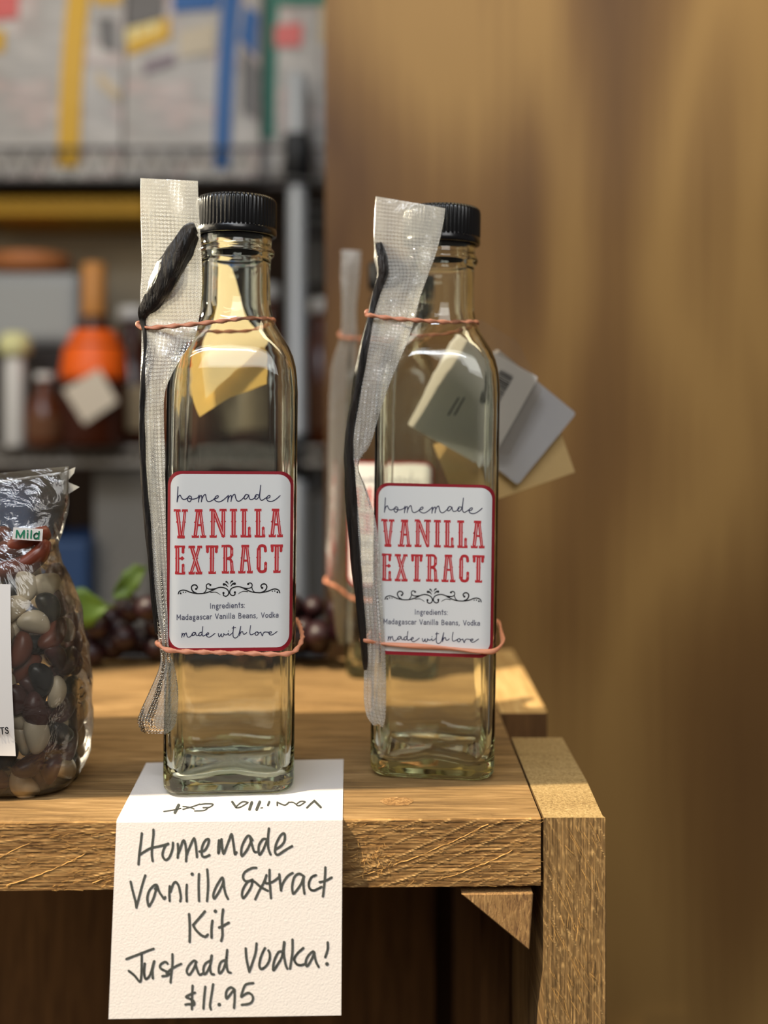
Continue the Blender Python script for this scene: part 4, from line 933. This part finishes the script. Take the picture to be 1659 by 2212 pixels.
def leaf(c, L_, wd, rot, tip):
    V, Fc = [], []; n = 12
    for i in range(n+1):
        t = i/n; h = wd*math.sin(math.pi*min(1, t*1.05+.02))**.8*(1+.12*math.sin(t*22))
        for s_ in (-1, -.5, 0, .5, 1):
            x = (t-.5)*L_; y = s_*h; zz = 4*math.sin(t*3)-3*abs(s_)+1.5*math.sin(t*9+s_*3)
            V.append(Vector(c)+Vector((x*math.cos(rot)-y*.2, y*math.sin(rot)*.3, x*math.sin(rot)+y*.9))+Vector((0, zz*.6, 0)))
    for i in range(n):
        for k in range(4): a = i*5+k; Fc.append((a, a+1, a+6, a+5))
    o = obj('leaf', V, Fc, LEAF, gr, smooth=True); m = o.modifiers.new('t', 'SOLIDIFY'); m.thickness = .0004
leaf((-168, 590, 36), 42, 13, .1, 0); leaf((-140, 600, 50), 26, 8, .7, 0)
v, f = tube(crom([(-170, 612, 30), (-130, 618, 34), (-90, 620, 28), (-40, 622, 16)], 6), 1.5, 8); obj('stem', v, f, STEM, gr, smooth=True)

# ------------------------------------------------------------------ wire shelving and shop goods behind
SD = 1400.0
def X(px, D=SD): return (px-VX)*D/F
def ZZ(py, D=SD): return EYE+(VY-py)*D/F
CHROME = plain('galvanised_post', lin(176,179,182), .4, metal=.25); BLACKP = plain('black_collar', lin(24,25,28), .5); WIRE = plain('black_wire', lin(30,28,28), .4)
STEELB = plain('grey_shelf_edge', lin(150,143,134), .5)
ws = thing('wire_shelving', (X(340), SD+200, -900), 'black wire shelving on a grey post stocked with shop goods, behind the crate', 'shelving')
for px, D in ((642, SD), (-560, SD), (642, SD+420)):
    v, f = lathe([(12.5, -898), (12.5, ZZ(165)), (10, ZZ(165)+3)], X(px), D, 24); obj('post', v, f, CHROME, ws, smooth=True).data.set_sharp_from_angle(angle=.7)
def shelf(zb, zt, m, zm):
    pr = []; x0, x1 = X(-580), X(700)
    for yy in (SD, SD+420):
        for zz, r in ((zb, 4.5), (zt, 2.8)): pr.append(tube([(x0, yy-12, zz), (x1, yy-12, zz)], r, 8))
        n = 52
        pr.append(tube([(x0+(x1-x0)*i/n, yy-12, zt if i % 2 else zb) for i in range(n+1)], 2.4, 6))
    for i in range(60):
        x = x0+(x1-x0)*i/59; pr.append(tube([(x, SD-12, zm), (x, SD+408, zm)], 1.8, 6))
    v, f = join(pr); obj('wire_shelf', v, f, m, ws)
shelf(ZZ(396), ZZ(326), WIRE, ZZ(396)+3); shelf(ZZ(1000), ZZ(968), STEELB, ZZ(968)+1); shelf(ZZ(1420), ZZ(1380), WIRE, ZZ(1380)+1)
for zc in (ZZ(338), ZZ(985), ZZ(1400)):
    v, f = lathe([(15, zc-29), (18, zc-27), (18, zc+26), (15.5, zc+29)], X(642), SD, 24); obj('collar', v, f, BLACKP, ws, smooth=True)
TOPZ, MIDZ, LOWZ = ZZ(396)+5.2, ZZ(968)+3, ZZ(1380)+3
def printed(name, base, inks, sc=30, thr=.55):
    m, N, L, b = mat(name); tc = node(N, 'ShaderNodeTexCoord'); mp = node(N, 'ShaderNodeMapping'); mp.inputs['Scale'].default_value = (sc, sc, sc*3); mp.inputs['Rotation'].default_value = (0, .35, 0); L.new(tc.outputs['Object'], mp.inputs['Vector'])
    n = node(N, 'ShaderNodeTexNoise'); n.inputs['Scale'].default_value = 1; n.inputs['Detail'].default_value = 3; L.new(mp.outputs[0], n.inputs['Vector'])
    r = ramp(N, [(.35, base)]+[(.5+.06*i, c) for i, c in enumerate(inks)]+[(.8, base)]); L.new(n.outputs[0], r.inputs[0]); L.new(r.outputs[0], b.inputs['Base Color']); b.inputs['Roughness'].default_value = .45
    return m
PRINT = printed('printed_paper_sack', lin(184,178,172), [lin(160,155,150), lin(184,164,158), lin(192,187,180)], 9)
YEL = plain('yellow_print', lin(206,158,6), .5); BLU = plain('blue_print', lin(0,82,146), .5); GRN = plain('green_print', lin(20,112,92), .5); PNK = plain('red_print', lin(206,96,92), .5); TANP = plain('tan_print', lin(190,168,132), .5); PALEY = plain('pale_yellow_print', lin(224,206,140), .5)
DKG = plain('dark_grey_print', lin(96,92,90), .5)
def sack(x0, x1, D, depth, z0, z1, label, stripe=None, spx=(0, 0), patches=(), side=None, grp='printed sacks on the top wire shelf'):
    t = thing('product_sack', ((x0+x1)/2, D+depth/2, z0), label, 'sack', grp)
    n, k_ = 10, 12; V, Fc = [], []
    for i in range(n+1):
        u = i/n; z = z0+(z1-z0)*u; dd = depth*(1-.75*u**2.5); b = 6*math.sin(math.pi*u)
        ring = []
        for k in range(k_+1): ring.append((x0+(x1-x0)*k/k_, D+(depth-dd)/2-b*math.sin(math.pi*k/k_)+2*noise.noise(Vector((k*.7, i*.6, x0))), z))
        for k in range(k_+1): ring.append((x1-(x1-x0)*k/k_, D+depth-(depth-dd)/2+b*math.sin(math.pi*k/k_), z))
        V += ring
    M = 2*(k_+1)
    for i in range(n):
        for k in range(M): a, b = i*M+k, i*M+(k+1) % M; Fc.append((a, b, b+M, a+M))
    Fc.append(tuple(reversed(range(M)))); Fc.append(tuple(range(n*M, n*M+M)))
    obj('sack_body', V, Fc, PRINT, t, smooth=False)
    def yfront(z, px): u = (z-z0)/(z1-z0); dd = depth*(1-.75*max(0, min(1, u))**2.5); s = max(0, min(1, (px-x0)/(x1-x0))); return D+(depth-dd)/2-6*math.sin(math.pi*max(0, min(1, u)))*math.sin(math.pi*s)-2.5
    def patch(nm, pts, m):
        V = []; nn = 8; A, B, C_, D_ = [Vector((X(p[0], D), 0, ZZ(p[1], D))) for p in pts]; Fc = []
        for i in range(nn+1):
            l, r = A.lerp(D_, i/nn), B.lerp(C_, i/nn)
            for j in range(5): q = l.lerp(r, j/4); V.append((q.x, yfront(q.z, q.x), q.z))
        for i in range(nn):
            for j in range(4): a = i*5+j; Fc.append((a, a+1, a+6, a+5))
        obj(nm, V, Fc, m, t)
    for nm, pts, m in patches: patch(nm, pts, m)
    return t
def sk(pa, pb, D, dep, top, label, patches): return sack(X(pa, D), X(pb, D), D, dep, TOPZ, ZZ(top, D), label, patches=patches)
sk(-330, -60, SD+6, 120, -140, 'grey white sack beside the yellow striped one, at the shelf end', [('print_panel', [(-290,90),(-180,80),(-180,180),(-290,190)], TANP)])
sk(-40, 262, SD+10, 130, -170, 'grey white printed sack with a yellow vertical stripe on the top wire shelf', [('gusset_stripe', [(143,-160),(190,-160),(172,362),(126,362)], YEL), ('print_panel', [(204,30),(244,30),(248,110),(216,100)], DKG), ('print_panel', [(-30,-60),(30,-40),(34,30),(-30,40)], PNK), ('print_panel', [(-30,60),(6,60),(6,110),(-30,110)], YEL), ('print_panel', [(210,150),(258,196),(258,222),(210,180)], TANP), ('print_panel', [(195,-160),(255,-160),(255,-4),(195,0)], YEL)])
sk(268, 560, SD+14, 130, -150, 'grey printed sack with a blue vertical stripe on the top wire shelf', [('gusset_stripe', [(480,-140),(520,-140),(496,366),(462,366)], BLU), ('print_panel', [(272,60),(362,30),(366,80),(272,118)], YEL), ('print_panel', [(268,56),(340,36),(340,62),(268,88)], PALEY), ('print_panel', [(384,66),(464,40),(462,112),(388,126)], plain('dull_tan_print', lin(186,172,148), .5)), ('print_panel', [(525,0),(556,20),(552,120),(515,80)], BLU), ('print_panel', [(306,135),(376,112),(380,136),(312,160)], plain('plum_print', lin(120,104,112), .5)), ('print_panel', [(520,90),(556,140),(556,260),(522,240)], DKG), ('print_panel', [(360,-100),(470,-120),(470,10),(370,20)], BLU), ('print_panel', [(268,-100),(350,-100),(350,30),(268,50)], DKG)])
sk(566, 760, SD+40, 120, -130, 'pale sack with a red patch and green edge beside the grey post', [('gusset_stripe', [(570,-120),(600,-120),(594,300),(566,300)], GRN), ('print_panel', [(592,48),(652,44),(650,98),(592,98)], PNK), ('print_panel', [(690,0),(740,0),(740,100),(690,90)], TANP), ('print_panel', [(600,-120),(740,-120),(740,-2),(600,0)], GRN)])
# goods on the middle shelf
GREYT = plain('grey_tin', lin(150,152,152), .4); CREAML = plain('cream_lid', lin(226,222,160), .5); WHITEJ = plain('white_jar', lin(224,220,214), .4); AMB = plain('amber_bottle', lin(66,30,16), .2); ORNG = plain('orange_label', lin(255,104,10), .5); CORK = plain('tan_neck_wrap', lin(196,132,62), .5)
RUST = plain('rust_bottle', lin(92,44,18), .25); BLUB = plain('blue_box', lin(44,74,118), .5); GREYB = plain('grey_carton', lin(132,128,122), .6); WHT = plain('white_card_tag', lin(214,200,180), .6); BRN = plain('brown_basket', lin(104,64,36), .8); WOODB = plain('orange_wood', lin(186,116,66), .6)
def goods_box(name, pa, pb, D, dep, z0, ptop, m, label, cat, band_=None, r=8, lid=None):
    t = thing(name, ((X(pa, D)+X(pb, D))/2, D+dep/2, z0), label, cat)
    v, f = box(X(pa, D), X(pb, D), D, D+dep, z0, ZZ(ptop, D)); bevel(obj('carton', v, f, m, t), r, 3)
    if lid: v, f = box(X(pa, D)-2, X(pb, D)+2, D-2, D+dep+2, ZZ(ptop, D)-14, ZZ(ptop, D)+4); bevel(obj('lid', v, f, lid, t), 4, 2)
    return t
STAND = plain('dark_stand', lin(40,30,24), .6)
v, f = box(X(-120), X(168), SD+30, SD+150, MIDZ, ZZ(752, SD+30)); bevel(tag(obj('display_riser', v, f, STAND), 'dark riser block carrying the grey tin on the middle shelf', 'riser'), 4)
goods_box('storage_tin', -120, 172, SD+30, 120, ZZ(750, SD+30), 586, GREYT, 'large grey tin with rounded corners on the middle wire shelf', 'tin', r=16)
def bottle_like(name, px, D, z0, prof, m, label, extra=(), cat='bottle', grp=None):
    t = thing(name, (X(px, D), D, z0), label, cat, grp)
    v, f = lathe([(r, z0+z) for r, z in prof], X(px, D), D, 28); obj('bottle_body', v, f, m, t, smooth=True)
    for nm, pr, mm in extra: v, f = lathe([(r, z0+z) for r, z in pr], X(px, D), D, 28); obj(nm, v, f, mm, t, smooth=True)
    return t
h = ZZ(570, SD-10)-MIDZ
bottle_like('syrup_bottle', 203, SD-15, MIDZ, [(40, 0), (42, 6), (42, h*.42), (36, h*.55), (18, h*.68), (15, h*.72)], AMB, 'dark amber bottle with tan neck and orange label on the middle wire shelf', [('neck_wrap', [(15, h*.70), (16, h*.72), (15, h*.99), (13, h)], CORK), ('paper_label', [(42.5, h*.36), (42.8, h*.40), (38, h*.53), (30, h*.60), (24, h*.635)], ORNG)], grp='bottles on the middle shelf')
card('price_tag', [(136,842),(214,796),(254,868),(182,916)], SD-61, WHT, 'tilted white price tag hanging on the amber bottle', 'tag', 1)
hj = ZZ(768, SD-40)-MIDZ
bottle_like('salt_jar', 32, SD-25, MIDZ, [(12, 0), (13, 3), (13, hj-12), (11, hj)], WHITEJ, 'slim white jar with a pale yellow lid in front of the grey tin', [('lid', [(16, hj), (21, hj+5), (20, hj+22), (12, hj+30)], CREAML)], 'jar')
for px, D, hh, r, m, lab_ in ((96, SD-20, 95, 22, RUST, 'short rust bottle left of the orange labelled bottle'), (285, SD+75, 190, 36, AMB, 'dark amber bottle behind the sign flap bottle sleeve'), (400, SD+20, 230, 44, RUST, 'rust brown bottle behind the sign flap bottle'), (520, SD+95, 200, 44, AMB, 'dark amber bottle behind the sign flap bottle shoulder'), (580, SD+185, 235, 30, RUST, 'rust bottle just before the grey post'), (694, SD+62, 200, 30, RUST, 'rust bottle right of the grey post')):
    bottle_like('syrup_bottle', px, D, MIDZ, [(r, 0), (r+1, 5), (r+1, hh*.55), (r*.5, hh*.75), (r*.4, hh*.8), (r*.4, hh*.95)], m, lab_, [('cap', [(r*.5, hh*.9), (r*.55, hh*.92), (r*.5, hh)], WHITEJ), ('paper_label', [(r+1.3, hh*.1), (r+1.6, hh*.12), (r+1.6, hh*.4), (r+1.3, hh*.42)], TANP if m is AMB else BRN)], grp='bottles on the middle shelf')
v, f = box(X(-120), X(280), SD+170, SD+330, MIDZ, ZZ(455)); tag(bevel(obj('storage_carton', v, f, plain('dull_tan_carton', lin(150,136,112), .7)), 5), 'dull tan carton at the back of the middle wire shelf', 'carton')
v, f = box(X(300), X(720), SD+260, SD+340, MIDZ, ZZ(560)); tag(bevel(obj('dark_carton', v, f, STAND), 5), 'dark carton at the back of the middle shelf behind the bottles', 'carton')
v, f = lathe([(10, 0), (48, 6), (56, 22), (50, 30), (6, 32)], X(20), SD+90, 28); v = [(q[0], q[1], q[2]+ZZ(586, SD+30)+.5) for q in v]; tag(obj('wooden_bowl', v, f, WOODB, None, smooth=True), 'upturned orange brown wooden bowl on the grey tin', 'bowl')
v, f = box(X(-100), X(300), SD+40, SD+350, ZZ(455)+.5, ZZ(410)); tag(bevel(obj('yellow_carton', v, f, plain('mustard_carton', lin(196,148,22), .6)), 4), 'flat mustard carton under the top wire shelf', 'carton')
for pa, pb, pt, dy, m, lab_ in ((-100, 70, 1050, 40, BLUB, 'dark blue carton on the lowest visible wire shelf, behind the bean bag'), (84, 190, 1165, 20, BLUB, 'smaller blue carton beside the bean bag on the lowest wire shelf'), (200, 330, 1015, 60, GREYB, 'tall grey carton left of the sign flap bottle, lowest shelf'), (345, 610, 1040, 50, GREYB, 'wide grey carton behind the sign flap bottle, lowest shelf'), (650, 720, 1075, 40, GREYB, 'narrow grey carton right of the post, lowest shelf')):
    goods_box('storage_carton', pa, pb, SD+dy, 160, LOWZ, pt, m, lab_, 'carton', r=6)
